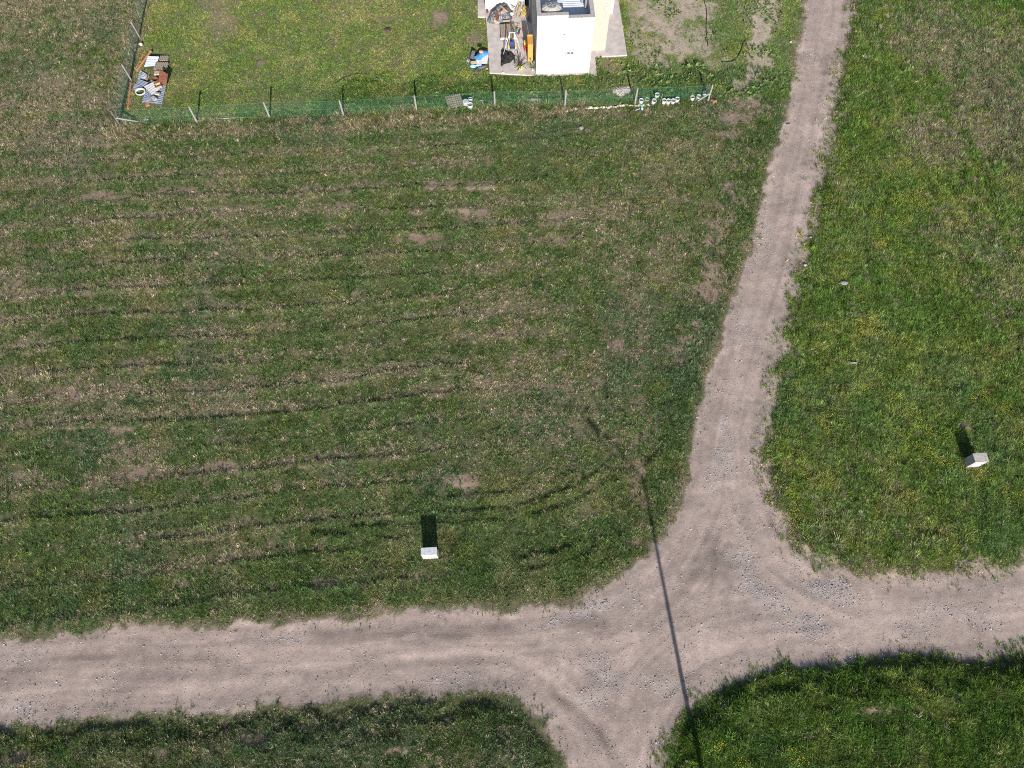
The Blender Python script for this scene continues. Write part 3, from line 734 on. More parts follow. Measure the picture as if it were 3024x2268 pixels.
# ------------------------------------------------------------------ mesh building
class MBd:
    def __init__(s): s.V = []; s.F = []
    def add(s, V, F):
        b = len(s.V); s.V += [tuple(v) for v in V]; s.F += [tuple(i + b for i in f) for f in F]; return s
    def box(s, c, d, rz=0, M=None):
        x, y, z = d[0] / 2, d[1] / 2, d[2] / 2
        T = M or (Matrix.Translation(c) @ Matrix.Rotation(rz, 4, 'Z'))
        V = [T @ Vector(q) for q in ((-x, -y, -z), (x, -y, -z), (x, y, -z), (-x, y, -z), (-x, -y, z), (x, -y, z), (x, y, z), (-x, y, z))]
        return s.add(V, [(3, 2, 1, 0), (4, 5, 6, 7), (0, 1, 5, 4), (1, 2, 6, 5), (2, 3, 7, 6), (3, 0, 4, 7)])
    def b2(s, lo, hi): return s.box([(a + b) / 2 for a, b in zip(lo, hi)], [b - a for a, b in zip(lo, hi)])
    def bar(s, p, q, w, h):
        p, q = Vector(p), Vector(q); d = (q - p)
        M = Matrix.Translation((p + q) / 2) @ d.to_track_quat('X', 'Z').to_matrix().to_4x4()
        return s.box(None, (d.length, w, h), M=M)
    def tube(s, p, q, r0, r1=None, n=8, cap=True):
        p, q = Vector(p), Vector(q); r1 = r0 if r1 is None else r1
        m = (q - p).to_track_quat('Z', 'Y').to_matrix(); V = []
        for c, r in ((p, r0), (q, r1)):
            V += [c + m @ Vector((r * math.cos(i * 6.28318 / n), r * math.sin(i * 6.28318 / n), 0)) for i in range(n)]
        F = [(i, (i + 1) % n, n + (i + 1) % n, n + i) for i in range(n)]
        if cap: F += [tuple(range(n - 1, -1, -1)), tuple(range(n, 2 * n))]
        return s.add(V, F)
    def path(s, pts, r, n=6):
        for a, b in zip(pts[:-1], pts[1:]): s.tube(a, b, r, n=n)
        return s
    def lathe(s, prof, n=20, M=None, close=False):
        V = []; F = []
        for r, z in prof: V += [Vector((r * math.cos(i * 6.28318 / n), r * math.sin(i * 6.28318 / n), z)) for i in range(n)]
        for k in range(len(prof) - 1):
            F += [(k * n + i, k * n + (i + 1) % n, (k + 1) * n + (i + 1) % n, (k + 1) * n + i) for i in range(n)]
        if close: F.append(tuple(range(n - 1, -1, -1))); F.append(tuple((len(prof) - 1) * n + i for i in range(n)))
        if M: V = [M @ v for v in V]
        return s.add(V, F)
    def poly(s, pts, z0, z1):
        n = len(pts)
        V = [(x, y, z0) for x, y in pts] + [(x, y, z1) for x, y in pts]
        return s.add(V, [tuple(range(n - 1, -1, -1)), tuple(range(n, 2 * n))] + [(i, (i + 1) % n, n + (i + 1) % n, n + i) for i in range(n)])
    def lump(s, c, d, seed=0, sub=2, rough=.25, flat=0):
        r = random.Random(seed); bm = bmesh.new(); bmesh.ops.create_icosphere(bm, subdivisions=sub, radius=.5)
        o1, o2 = r.uniform(0, 50), r.uniform(0, 50); V = []
        for v in bm.verts:
            k = 1 + rough * (2 * float(vnoise(np.array([v.co.x * 4 + o1 + v.co.z * 3]), np.array([v.co.y * 4 + o2]), 5)[0]) - 1)
            z = v.co.z * k * d[2]
            V.append((c[0] + v.co.x * k * d[0], c[1] + v.co.y * k * d[1], c[2] + max(z, -flat) if flat else c[2] + z))
        s.add(V, [tuple(v.index for v in f.verts) for f in bm.faces]); bm.free(); return s
    def build(s, name, m, parent=None, bev=0, smooth=False, label=None, origin=None):
        me = bpy.data.meshes.new(name)
        V = s.V
        if origin is not None: V = [(x - origin[0], y - origin[1], z - origin[2]) for x, y, z in V]
        me.from_pydata(V, [], s.F)
        if bev:
            bm = bmesh.new(); bm.from_mesh(me)
            bmesh.ops.bevel(bm, geom=bm.edges[:], offset=bev, segments=2, profile=.7, affect='EDGES'); bm.to_mesh(me); bm.free()
        bm = bmesh.new(); bm.from_mesh(me); bmesh.ops.recalc_face_normals(bm, faces=bm.faces[:]); bm.to_mesh(me); bm.free()
        if smooth: me.polygons.foreach_set('use_smooth', [True] * len(me.polygons))
        me.materials.append(m)
        o = bpy.data.objects.new(name, me); COL.objects.link(o)
        if parent: o.parent = parent
        if origin is not None: o.location = origin
        if label: o['label'] = label
        return o
def thing(name, label, cat, loc=(0, 0, 0), rz=0, group=None):
    o = bpy.data.objects.new(name, None); COL.objects.link(o); o.empty_display_size = .2
    o.location = loc; o.rotation_euler = (0, 0, rz); return tag(o, label, cat, group)
def copy_tree(o, loc=None, rz=None, label=None, parent=None, rot=None, scale=None):
    c = o.copy(); COL.objects.link(c)
    if parent: c.parent = parent
    if loc is not None: c.location = loc
    if rz is not None: c.rotation_euler = (0, 0, rz)
    if rot is not None: c.rotation_euler = rot
    if scale: c.scale = (scale,) * 3
    if label: c['label'] = label
    for ch in list(o.children): copy_tree(ch, parent=c)
    return c
def centroid(pts):
    return Vector((sum(p[0] for p in pts) / len(pts), sum(p[1] for p in pts) / len(pts), sum(p[2] for p in pts) / len(pts)))
def corrugated(q, waves, amp, z=None, along=0):
    """sheet over four world corners, ridges running along edge 0-1 (along=0) or 1-2"""
    a, b, c, d = [Vector(p) for p in q]
    if along: a, b, c, d = b, c, d, a
    s = MBd(); n = waves * 4; V = []; F = []
    for dz in (0, -.006):
        for i in range(n + 1):
            t = i / n; o = amp * math.sin(t * waves * 6.28318) + dz
            p, r = a.lerp(d, t), b.lerp(c, t)
            for k in (0, .5, 1): V.append(p.lerp(r, k) + Vector((0, 0, o)))
    m = (n + 1) * 3
    for i in range(n):
        for k in range(2):
            f = (i * 3 + k, i * 3 + k + 1, i * 3 + k + 4, i * 3 + k + 3)
            F.append(f); F.append(tuple(m + j for j in f[::-1]))
    for i in range(n):
        F.append((i * 3, i * 3 + 3, m + i * 3 + 3, m + i * 3)); F.append((i * 3 + 2, i * 3 + 5, m + i * 3 + 5, m + i * 3 + 2))
    F.append((0, 1, m + 1, m)); F.append((1, 2, m + 2, m + 1)); e = n * 3
    F.append((e, e + 1, m + e + 1, m + e)); F.append((e + 1, e + 2, m + e + 2, m + e + 1))
    return s.add(V, F)
def drape(outline, zf, crumple=.05, rings=9, seg=44, seed=1, size=.25):
    """crumpled cloth over an outline (world x, y); zf(t) height from rim (0) to middle (1)"""
    n = len(outline); cx = sum(p[0] for p in outline) / n; cy = sum(p[1] for p in outline) / n
    per = []
    for i in range(seg):
        f = i / seg * n; k = int(f); t = f - k
        a, b = outline[k % n], outline[(k + 1) % n]; per.append((a[0] * (1 - t) + b[0] * t, a[1] * (1 - t) + b[1] * t))
    V = []; F = []
    for r in range(rings + 1):
        s = 1 - r / rings
        for i in range(seg):
            x = cx + (per[i][0] - cx) * s; y = cy + (per[i][1] - cy) * s; V.append([x, y, 0])
    V = np.array(V); t = np.repeat(1 - np.arange(rings, -1, -1) / rings, seg)
    nz = (np.abs(fbm(V[:, 0] + seed, V[:, 1], size, 3, seed) - .5) * 2 + .6 * (fbm(V[:, 0], V[:, 1] + seed, size * .45, 2, seed + 3) - .5))
    hh = np.array([zf(float(q)) for q in t])
    V[:, 2] = hh + nz * crumple * np.minimum(1, .35 + 2 * t) * (1 if crumple else 0)
    V[:, :2] += (np.stack([fbm(V[:, 0], V[:, 1], size, 2, seed + 5), fbm(V[:, 0], V[:, 1], size, 2, seed + 6)], -1) - .5) * size * .5
    for r in range(rings):
        for i in range(seg):
            j = (i + 1) % seg
            F.append((r * seg + i, r * seg + j, (r + 1) * seg + j, (r + 1) * seg + i))
    s = MBd(); s.add([tuple(v) for v in V], F); return s
def single(s, name, m, label, cat, at=None, group=None, bev=0, smooth=False):
    if at is None:
        at = Vector((sum(v[0] for v in s.V) / len(s.V), sum(v[1] for v in s.V) / len(s.V), min(v[2] for v in s.V)))
    return tag(s.build(name, m, origin=at, bev=bev, smooth=smooth), label, cat, group)

M = {
 'white': mat('white_render', (.365, .358, .345), .9, .05, 1.3, .2), 'cream': mat('beige_render', (.335, .292, .246), .9, .04, 3.0, .15),
 'cap': mat('bare_cement', (.30, .275, .265), .9, .12, 8, .3), 'concrete': mat('paving_concrete', (.40, .355, .33), .9, .12, 2.2, .3),
 'conc_post': mat('post_concrete', (.21, .205, .195), .9, .12, 12, .4), 'shaded_wall': mat('shaded_render', (.30, .30, .31), .9, .05, 3, .1),
 'galv': mat('galvanised_sheet', (.46, .49, .53), .42, .06, 2.5, .03, .55), 'galv_old': mat('weathered_zinc_sheet', (.25, .28, .34), .5, .14, 5, .1, .45), 'galv_white': mat('pale_zinc_sheet', (.42, .42, .42), .5, .10, 5, .1, .3),
 'tank': mat('beige_polyethylene', (.33, .315, .27), .5, .04, 4), 'lid': mat('grey_lid_plastic', (.13, .135, .15), .5, .06, 6),
 'steel': mat('flue_steel', (.55, .57, .6), .35, .1, 6, 0, .7), 'dark': mat('dark_opening', (.03, .03, .032), .8, .05), 'darkgrey': mat('dark_grey_metal', (.11, .11, .12), .6, .1),
 'plastic_white': mat('white_plastic', (.42, .42, .41), .5, .06, 9), 'soil': mat('potting_soil', (.16, .135, .115), .95, .25, 40, .6),
 'tarp': mat('grey_black_polythene', (.085, .092, .112), .45, .2, 9, .5, 0, None, .4), 'tarp_black': mat('black_polythene', (.012, .012, .014), .75, .3, 9, .4, 0, (.03, .028, .026), .08),
 'wood_grey': mat('weathered_plank', (.27, .225, .175), .9, .2, 7, .3, 0, None, .2, (14, 1, 1)), 'wood_orange': mat('varnished_pine', (.46, .235, .05), .6, .16, 5, .1, 0, (.40, .17, .03), .4, (10, 1, 1)),
 'wood_dark': mat('dark_stained_wood', (.06, .045, .035), .8, .2, 8), 'board_brown': mat('brown_board', (.14, .06, .032), .75, .15, 5, .1), 'wood_pale': mat('pale_timber', (.34, .27, .19), .85, .15, 7, .2),
 'brick': mat('terracotta_brick', (.42, .25, .18), .9, .14, 14, .3), 'terracotta': mat('terracotta_pipe', (.38, .165, .09), .8, .16, 9, .2), 'rust': mat('rusty_sheet', (.16, .062, .036), .75, .25, 6, .2),
 'card': mat('cardboard', (.42, .28, .15), .9, .12, 6), 'mustard': mat('mustard_slat', (.42, .31, .07), .7, .2, 8), 'blue': mat('blue_plastic', (.07, .24, .50), .4, .08, 5), 'ltblue': mat('pale_blue_plastic', (.24, .40, .50), .4, .1, 6), 'navy': mat('navy_fabric', (.03, .045, .17), .7, .1, 9),
 'yellow': mat('yellow_plastic', (.80, .48, .03), .45, .06, 6), 'orange': mat('orange_plastic', (.78, .25, .03), .45, .06), 'red': mat('red_plastic', (.62, .03, .02), .4, .06), 'green': mat('green_plastic', (.03, .26, .12), .45, .06), 'lime': mat('lime_plastic', (.48, .70, .02), .45, .05),
 'leaf_dark': mat('dark_purple_leaf', (.065, .045, .04), .6, .3, 20), 'leaf_pale': mat('pale_green_leaf', (.20, .25, .11), .6, .3, 20), 'wire': mat('green_coated_wire', (.02, .15, .105), .5, .1, 30), 'pipe_grey': mat('blue_grey_pipe', (.34, .40, .46), .5, .12, 5),
 'stone_pale': mat('pale_edging_stone', (.38, .34, .295), .9, .2, 14, .4), 'rock': mat('grey_rock', (.20, .18, .18), .9, .2, 12, .5), 'slab_white': mat('whitewashed_cement', (.44, .44, .45), .85, .12, 7, .3), 'slab_grey': mat('raw_cement_block', (.33, .295, .28), .9, .12, 10, .4), 'panel_grey': mat('cement_top', (.40, .40, .42), .9, .1, 9, .3),
 'hose': mat('black_hose', (.02, .02, .022), .5, .1), 'teal': mat('teal_plastic', (.10, .48, .45), .45, .06), 'vine': mat('dry_stake', (.33, .25, .13), .9, .15, 8), 'lampgrey': mat('galvanised_pole', (.35, .36, .37), .5, .08, 6, 0, .6), 'glass': mat('lamp_glass', (.7, .7, .66), .15, .03),
}

# ------------------------------------------------------------------ the house
HA = (HOUSE_A.x, HOUSE_A.y, 0.0); HRZ = math.atan2(HOUSE_B.y - HOUSE_A.y, HOUSE_B.x - HOUSE_A.x)
HM = Matrix.Translation(HA) @ Matrix.Rotation(HRZ, 4, 'Z')
def HW(u, v, z=0.0): return HM @ Vector((u, v, z))
pv = MBd().poly(PAVED[0], -.15, .10).build('paving', M['concrete']); tag(pv, 'grey concrete paving slab around the white house', 'paving', kind='structure')
hs = thing('house', 'white flat-roofed house with sunken zinc roof and beige side wing', 'house', HA, HRZ)
W_, ZH, ZL, T_, ZR = 3.547, 4.50, 4.28, .24, 3.42
w = MBd(); w.add([(0, 0, -.1), (W_, 0, -.1), (W_, 0, ZL), (1.91, 0, ZL), (1.91, 0, ZH), (0, 0, ZH), (0, T_, -.1), (W_, T_, -.1), (W_, T_, ZL), (1.91, T_, ZL), (1.91, T_, ZH), (0, T_, ZH)],
      [(0, 1, 2, 3, 4, 5), (11, 10, 9, 8, 7, 6), (0, 6, 7, 1), (1, 7, 8, 2), (2, 8, 9, 3), (3, 9, 10, 4), (4, 10, 11, 5), (5, 11, 6, 0)])
w.build('wall', M['white'], hs, label='tall white south wall with stepped top')
MBd().b2((0, T_, -.1), (T_, 9.5, ZH)).build('wall', M['white'], hs)
MBd().b2((W_ - T_, T_, -.1), (W_, 9.5, ZL)).build('wall', M['white'], hs)
MBd().b2((W_, 2.01, -.1), (4.81, 9.5, ZH + .1)).build('wing', M['cream'], hs, label='beige side wing set back behind the tall white wall')
MBd().b2((4.81, 5.54, -.1), (5.69, 9.6, ZL)).build('wing', M['white'], hs, label='white end wing furthest back on the right')
MBd().b2((-3.16, 6.31, -.1), (-.42, 9.7, ZH - .1)).build('wing', M['white'], hs, label='white block left of the entrance recess')
MBd().b2((-.42, 7.2, -.1), (-.14, 9.7, ZH - .2)).build('door', M['wood_dark'], hs)
MBd().b2((-.13, 5.2, -.1), (-.003, 9.4, ZH - .003)).build('pillar', M['shaded_wall'], hs)  # shade on this west side is put into its darker grey colour
cp = MBd(); c_ = .035
cp.b2((-.012, -.012, ZH), (1.92, T_ + .012, ZH + c_)); cp.build('parapet_cap', M['cap'], hs)
MBd().b2((1.925, -.012, ZL), (W_ + .012, T_ + .012, ZL + c_)).build('parapet_cap', M['cap'], hs)
MBd().b2((-.012, T_ + .014, ZH), (T_ + .012, 9.5, ZH + c_)).build('parapet_cap', M['cap'], hs)
MBd().b2((W_ - T_ - .012, T_ + .014, ZL), (W_ + .012, 9.5, ZL + c_)).build('parapet_cap', M['cap'], hs)
s = corrugated([(T_, T_, ZR), (W_ - T_, T_, ZR), (W_ - T_, 7.2, ZR + .25), (T_, 7.2, ZR + .25)], 42, .030); s.build('roof', M['galv'], hs)
fl = MBd().tube((3.0, 2.35, ZR), (3.0, 2.35, ZR + 1.55), .075, n=14).tube((3.0, 2.35, ZR + 1.55), (3.0, 2.35, ZR + 1.7), .12, .05, 14).build('flue_pipe', M['steel'], hs, smooth=False)
fl = MBd().tube((3.17, 1.8, ZR), (3.17, 1.8, ZR + 1.0), .06, n=14).tube((3.17, 1.8, ZR + 1.0), (3.17, 1.8, ZR + 1.12), .10, .04, 14).build('flue_pipe', M['steel'], hs)
MBd().bar((3.0, 2.35, ZR + .8), (3.3, 2.35, ZR + .8), .02, .02).build('bracket', M['steel'], hs)
MBd().bar((3.17, 1.8, ZR + .6), (3.3, 1.8, ZR + .6), .02, .02).build('bracket', M['steel'], hs)
def HP(f, a, b):       # point on the south wall (v = 0 plane, house frame) seen at a measured position
    x0 = f(a, b, 0.0); x1 = f(a, b, 4.0); p0 = HM.inverted() @ x0; p1 = HM.inverted() @ x1
    t = p0.y / (p0.y - p1.y); return p0.lerp(p1, t)
pb = HP(Z2, 850, 1090)
bx_ = MBd().box((pb.x, -.045, pb.z + .03), (.56, .09, .42)).build('meter_box', M['white'], hs, bev=.006)
for dx in (-.10, .13): MBd().box((pb.x + dx, -.096, pb.z + .10), (.17, .012, .15)).build('window', M['darkgrey'], bx_, bev=.004)
MBd().box((pb.x, -.055, pb.z - .20), (.60, .11, .03)).build('sill', M['panel_grey'], bx_, bev=.004)
pb = HP(Z2, 740, 688); vb = MBd().box((pb.x, -.02, pb.z), (.16, .04, .10)).build('vent', M['panel_grey'], hs, bev=.004); MBd().box((pb.x, -.043, pb.z - .015), (.12, .006, .04)).build('slot', M['dark'], vb)
for v, z in ((3.35, 2.5), (1.5, 2.6)): MBd().box((-.04, v, z), (.08, .15, .16)).build('wall_lamp', M['plastic_white'], hs, bev=.01)
MBd().box((-.05, 4.6, 3.4), (.1, .05, .26)).build('bracket', M['dark'], hs)
MBd().box((4.55, 1.965, 3.35), (.20, .09, .2)).build('wall_lamp', M['plastic_white'], hs, bev=.02)
MBd().box((4.86, 3.2, 1.1), (.1, .22, .3)).build('meter_box', M['darkgrey'], hs, bev=.01)
MBd().box((5.72, 6.2, 3.2), (.1, .1, .22)).build('wall_lamp', M['darkgrey'], hs, bev=.01)

tk = thing('water_tank', 'ribbed beige round water tank with dark lid on the house roof', 'water tank', HW(.94, .93, ZR), HRZ)
def ribbed(prof, n=48, k=.012, every=4):
    s = MBd().lathe(prof, n, close=True); V = []
    for i, v in enumerate(s.V):
        q = 1 + (k / .6 if (i % n) % every < 2 else -k / .6) * (1 if .27 < math.hypot(v[0], v[1]) < .61 and v[2] > .5 else 0); V.append((v[0] * q, v[1] * q, v[2] + (0.012 if (i % n) % 8 < 2 and .3 < math.hypot(v[0], v[1]) < .6 and v[2] > .6 else 0)))
    s.V = V; return s
ribbed([(.58, .22), (.6, .3), (.62, .5), (.6, .53), (.62, .57), (.62, .84), (.59, .90), (.46, .98), (.33, 1.05), (.275, 1.075)]).build('body', M['tank'], tk)
MBd().box((0, 0, .11), (1.0, .9, .2)).build('stand', M['cap'], tk, bev=.01)
ld = MBd().lathe([(.27, 1.06), (.285, 1.085), (.25, 1.11), (.06, 1.125)], 24, close=True).build('lid', M['lid'], tk, smooth=False)
for i in range(4): MBd().bar((.05 * math.cos(i * 1.57), .05 * math.sin(i * 1.57), 1.128), (.23 * math.cos(i * 1.57 + .3), .23 * math.sin(i * 1.57 + .3), 1.115), .02, .015).build('rib', M['panel_grey'], ld)
MBd().path([(-.12, .5, .75), (-.12, .62, .95), (-.05, .75, .95), (-.05, .78, .2)], .022, 8).build('pipe', M['ltblue'], tk)

# ------------------------------------------------------------------ on the paving
zp = .10
# wooden cabinet by the west wall
f0 = HM.inverted() @ Z1(1520, 1285, zp); cb = thing('wooden_cabinet', 'tall narrow orange varnished wood cabinet against the west wall', 'cabinet', HW(-.31, 1.09, zp), HRZ)
MBd().b2((-.165, .03, .02), (.165, .78, 1.45)).build('body', M['wood_orange'], cb, bev=.006)
MBd().b2((-.16, 0, .05), (.16, .027, 1.42)).build('door', M['wood_orange'], cb, bev=.004)
MBd().b2((-.175, -.005, 1.453), (.175, .80, 1.478)).build('top', M['wood_orange'], cb, bev=.004)
MBd().b2((-.165, .74, 1.48), (.165, .79, 1.58)).build('back_rail', M['wood_orange'], cb, bev=.004)
# swing
sw_ = thing('swing_frame', 'white tubular swing frame with blue seat standing on the paving', 'swing', HW(-1.47, 2.15, zp), HRZ)
ap = [Vector((-.15, .05, 1.5)), Vector((.15, .05, 1.5))]
for a, f in ((0, (-.64, -.28)), (0, (-.27, .09)), (0, (-.5, .45)), (1, (.24, .02)), (1, (.64, -.28)), (1, (.69, .27))):
    MBd().tube((f[0], f[1], 0), ap[a], .019, n=8).build('leg', M['plastic_white'], sw_, smooth=True)
MBd().tube(ap[0] + Vector((-.05, 0, 0)), ap[1] + Vector((.05, 0, 0)), .022).build('top_bar', M['plastic_white'], sw_)
st = MBd().box((0, -.02, .42), (.34, .30, .05)).build('seat', M['navy'], sw_, bev=.015)
MBd().box((0, .13, .58), (.32, .04, .28)).build('backrest', M['navy'], st, bev=.012)
for x in (-.24, .24): MBd().box((x, -.02, .48), (.09, .3, .14)).build('armrest', M['yellow'], sw_, bev=.02)
for x in (-.15, .15):
    for y in (-.14, .14): MBd().tube((x, y, .45), (x * .9, .05, 1.49), .006, n=5).build('rope', M['dark'], sw_)
for a, b in (((-.45, -.18, .5), (.45, -.18, .5)), ((-.4, -.12, .75), (.2, .06, .35)), ((.4, -.12, .75), (-.2, .06, .35))): MBd().tube(a, b, .008, n=5).build('brace', M['darkgrey'], sw_)
# slatted table
q = [Z1(945, 490, .38), Z1(1255, 490, .38), Z1(1275, 760, .38), Z1(960, 765, .38)]
tb = thing('plank_table', 'low weathered grey plank table on the paving', 'table', (centroid(q).x, centroid(q).y, zp), HRZ)
tw, td = (q[1] - q[0]).length, (q[2] - q[1]).length
for i in range(9):
    pw_ = tw / 9
    MBd().box((-tw / 2 + (i + .5) * pw_, rnd.uniform(-.01, .01), .28 + rnd.uniform(-.003, .003)), (pw_ - .014, td, .03), rnd.uniform(-.006, .006)).build('plank', M['wood_grey'], tb)
for y in (-td / 2 + .08, td / 2 - .08): MBd().box((0, y, .235), (tw, .07, .05)).build('rail', M['wood_pale'], tb)
for x in (-tw / 2 + .06, tw / 2 - .06):
    for y in (-td / 2 + .08, td / 2 - .08): MBd().box((x, y, .105), (.07, .06, .21)).build('leg', M['wood_grey'], tb)
MBd().box((0, -td / 2 - .03, .2), (tw + .05, .03, .14)).build('apron', M['plastic_white'], tb)
# black sheet and charred plank
o_ = [Z1(*t, zp).to_2d() for t in ((968, 1030), (1050, 1000), (1110, 1060), (1180, 1090), (1262, 1130), (1225, 1215), (1160, 1260), (1050, 1320), (985, 1358), (963, 1355))]
single(drape(o_, lambda t: zp + .012 + .12 * t ** .8, .26, 10, 56, 3, .30), 'plastic_sheet', M['tarp_black'], 'crumpled black plastic sheet lying under the swing frame', 'plastic sheet')
single(MBd().box(Z1(1240, 1215, zp + .03), (.09, .62, .05), .08), 'plank', M['wood_dark'], 'short dark plank lying beside the black plastic sheet', 'plank', bev=.006)
# toys
def wheel(p, c, r, w, m, ax=(1, 0, 0)):
    c = Vector(c); a = Vector(ax) * w / 2; return MBd().tube(c - a, c + a, r, n=14).build('wheel', m, p)
t1 = thing('ride_on_toy', 'small blue and green ride-on toy with orange wheels beside the plank table', 'toy', Z1(1320, 690, zp), HRZ - .25)
MBd().box((0, 0, .20), (.20, .50, .12)).build('body', M['navy'], t1, bev=.03); MBd().box((-.12, -.02, .25), (.06, .4, .1)).build('side', M['green'], t1, bev=.02)
MBd().box((-.04, .0, .285), (.06, .36, .05)).build('stripe', M['ltblue'], t1, bev=.01); MBd().tube((-.15, .2, .42), (.15, .2, .42), .02).tube((0, .2, .25), (0, .2, .42), .02).build('handlebar', M['orange'], t1)
for x, y in ((-.12, -.2), (.12, -.2), (.12, .2), (-.12, .2)): wheel(t1, (x, y, .09), .09, .05, M['orange'])
t2 = thing('toy_truck', 'red, yellow and blue plastic toy truck beside the wooden cabinet', 'toy', Z1(1475, 990, zp), HRZ + .08)
MBd().box((0, -.12, .17), (.26, .36, .16)).build('body', M['red'], t2, bev=.03); MBd().box((-.03, .2, .26), (.2, .26, .26)).build('cab', M['yellow'], t2, bev=.04)
MBd().box((.02, .46, .16), (.16, .3, .10)).build('scoop', M['blue'], t2, bev=.02); MBd().bar((.05, .3, .36), (.02, .55, .2), .05, .05).build('arm', M['blue'], t2); MBd().box((.02, -.08, .29), (.14, .12, .08)).build('seat', M['orange'], t2, bev=.02)
for x, y in ((-.14, -.22), (.14, -.22), (.14, .18), (-.14, .18)): wheel(t2, (x, y, .08), .08, .06, M['navy'])
# pot plants
def pot_plant(loc, label, pot, leaf, n, ln, spread, rp, hp, sd):
    t = thing('potted_plant', label, 'plant', loc); MBd().lathe([(rp * .7, 0), (rp, hp), (rp * .86, hp), (rp * .8, hp * .85)], 16).build('pot', pot, t, smooth=False)
    MBd().lathe([(rp * .8, hp * .84), (rp * .1, hp * .86)], 12, close=True).build('soil', M['soil'], t)
    r = random.Random(sd)
    for i in range(n):
        V, F, B = [], [], []; a = i * 2.4 + r.uniform(-.3, .3)
        blade(V, F, B, .03 * math.cos(a), .03 * math.sin(a), a, R(r.uniform(5, spread)), ln * r.uniform(.6, 1.15), r.uniform(.018, .03), 4, (1, 1, 1), .16)
        s = MBd(); s.add([(x, y, z + hp * .85) for x, y, z in V], F); s.build('leaf', leaf, t)
pot_plant(Z1(1365, 1400, zp), 'dark spiky-leaved plant in a lime green pot', M['lime'], M['leaf_dark'], 34, .62, 75, .13, .28, 3)
pot_plant(Z1(1612, 1425, zp), 'pale green leafy plant in a white pot at the house corner', M['plastic_white'], M['leaf_pale'], 34, .62, 70, .13, .22, 4)
# heap of grey sheeting against the back wall with boards and bricks on it
o_ = [Z1(*t, zp).to_2d() for t in ((690, 450), (820, 400), (830, 180), (900, 110), (1010, 95), (1150, 130), (1200, 250), (1190, 400), (1160, 455), (960, 490), (830, 510), (720, 505))]
single(drape(o_, lambda t: zp + .02 + .62 * (1 - (1 - t) ** 2.2), .28, 12, 64, 11, .34), 'tarpaulin', M['tarp'], 'big heap under crumpled grey black sheeting by the back wall', 'tarpaulin')
def quadboard(q, th=.02):
    a, b, c, d = [Vector(p) for p in q]; nrm = (b - a).cross(d - a).normalized() * th
    return MBd().add([a, b, c, d, a - nrm, b - nrm, c - nrm, d - nrm], [(0, 1, 2, 3), (7, 6, 5, 4), (0, 4, 5, 1), (1, 5, 6, 2), (2, 6, 7, 3), (3, 7, 4, 0)])
single(quadboard([Z1(830, 290, .74), Z1(895, 200, .86), Z1(932, 380, .80), Z1(880, 450, .66)], .03), 'board', M['board_brown'], 'dark brown board lying on the grey sheeting heap', 'board')
for a, b, z, rz, lb, k in ((845, 400, .52, .1, 'peach brick weighing down the left end of the grey sheeting', 1), (1010, 235, .84, -.6, 'peach brick on top of the grey sheeting beside a plank', 1), (850, 455, .40, .5, 'broken peach brick below another on the grey sheeting', .7)):
    single(MBd().box(Z1(a, b, z), (.20 * k, .34 * k, .13), rz), 'brick', M['brick'], lb, 'brick', bev=.01)
for a, b, lb, m in (((950, 115, .95), (1100, 240, .85), 'long thin plank slanting across the top of the grey sheeting', 'wood_pale'), ((960, 140, .9), (1110, 165, .85), 'short brown plank across the top of the grey sheeting', 'wood_dark'), ((1180, 140, .8), (1290, 200, .6), 'thin pole sticking out of the grey sheeting towards the chairs', 'wood_grey')):
    single(MBd().bar(Z1(*a), Z1(*b), .07, .04), 'plank', M[m], lb, 'plank')
single(MBd().box(Z1(1075, 425, .42), (.46, .10, .1), .02), 'timber', M['wood_pale'], 'pale timber block at the front foot of the grey sheeting', 'timber', bev=.01)
single(MBd().lump(Z1(1185, 285, .35), (.26, .26, .2), 4), 'rubble', M['plastic_white'], 'white broken lump at the right side of the grey sheeting', 'rubble')
single(MBd().bar(Z1(1170, 300, .3), Z1(1240, 335, .16), .06, .03), 'tile', M['terracotta'], 'narrow red tile strip right of the grey sheeting', 'tile')
# folded chairs
def folding_chair(p0, p1, label, cush):
    t = thing('folding_chair', label, 'chair', p0, (p1 - p0).to_2d().angle_signed(Vector((1, 0))) * -1 if False else math.atan2((p1 - p0).y, (p1 - p0).x) - math.pi / 2)
    L_ = (p1 - p0).to_2d().length
    for x in (-.2, .2):
        MBd().tube((x, 0, 0), (x, L_, .75), .014, n=8).build('leg', M['steel'], t, smooth=True); MBd().tube((x * .85, .12, 0), (x * .85, L_ - .1, .45), .014, n=8).build('leg', M['steel'], t, smooth=True)
    for i in range(4): MBd().bar((-.14 + i * .093, .12 * L_, .16), (-.14 + i * .093, .8 * L_, .66), .045, .03).build('slat', cush, t)
    for k in (.05, .9): MBd().bar((-.2, k * L_, .75 * k), (.2, k * L_, .75 * k), .02, .02).build('crossbar', M['steel'], t)
folding_chair(Z1(1390, 400, zp), Z1(1500, 170, .55), 'folded metal chair with yellow slats, nearest in the stack by the entrance', M['mustard'])
folding_chair(Z1(1300, 330, zp), Z1(1375, 90, .55), 'folded metal chair with brownish slats leaning left of the yellow one', M['vine'])
single(MBd().bar(Z1(1495, 390, zp), Z1(1545, 180, .9), .3, .025), 'panel', M['galv_old'], 'grey panel leaning right of the folded chairs', 'panel')
bk = thing('black_bucket', 'black bucket standing behind the folded chairs', 'bucket', Z1(1430, 175, zp))
MBd().lathe([(.12, 0), (.16, .34), (.15, .34), (.11, .03)], 18, close=False).build('body', M['tarp_black'], bk); MBd().lathe([(.112, .06), (.01, .06)], 12).build('base', M['dark'], bk)
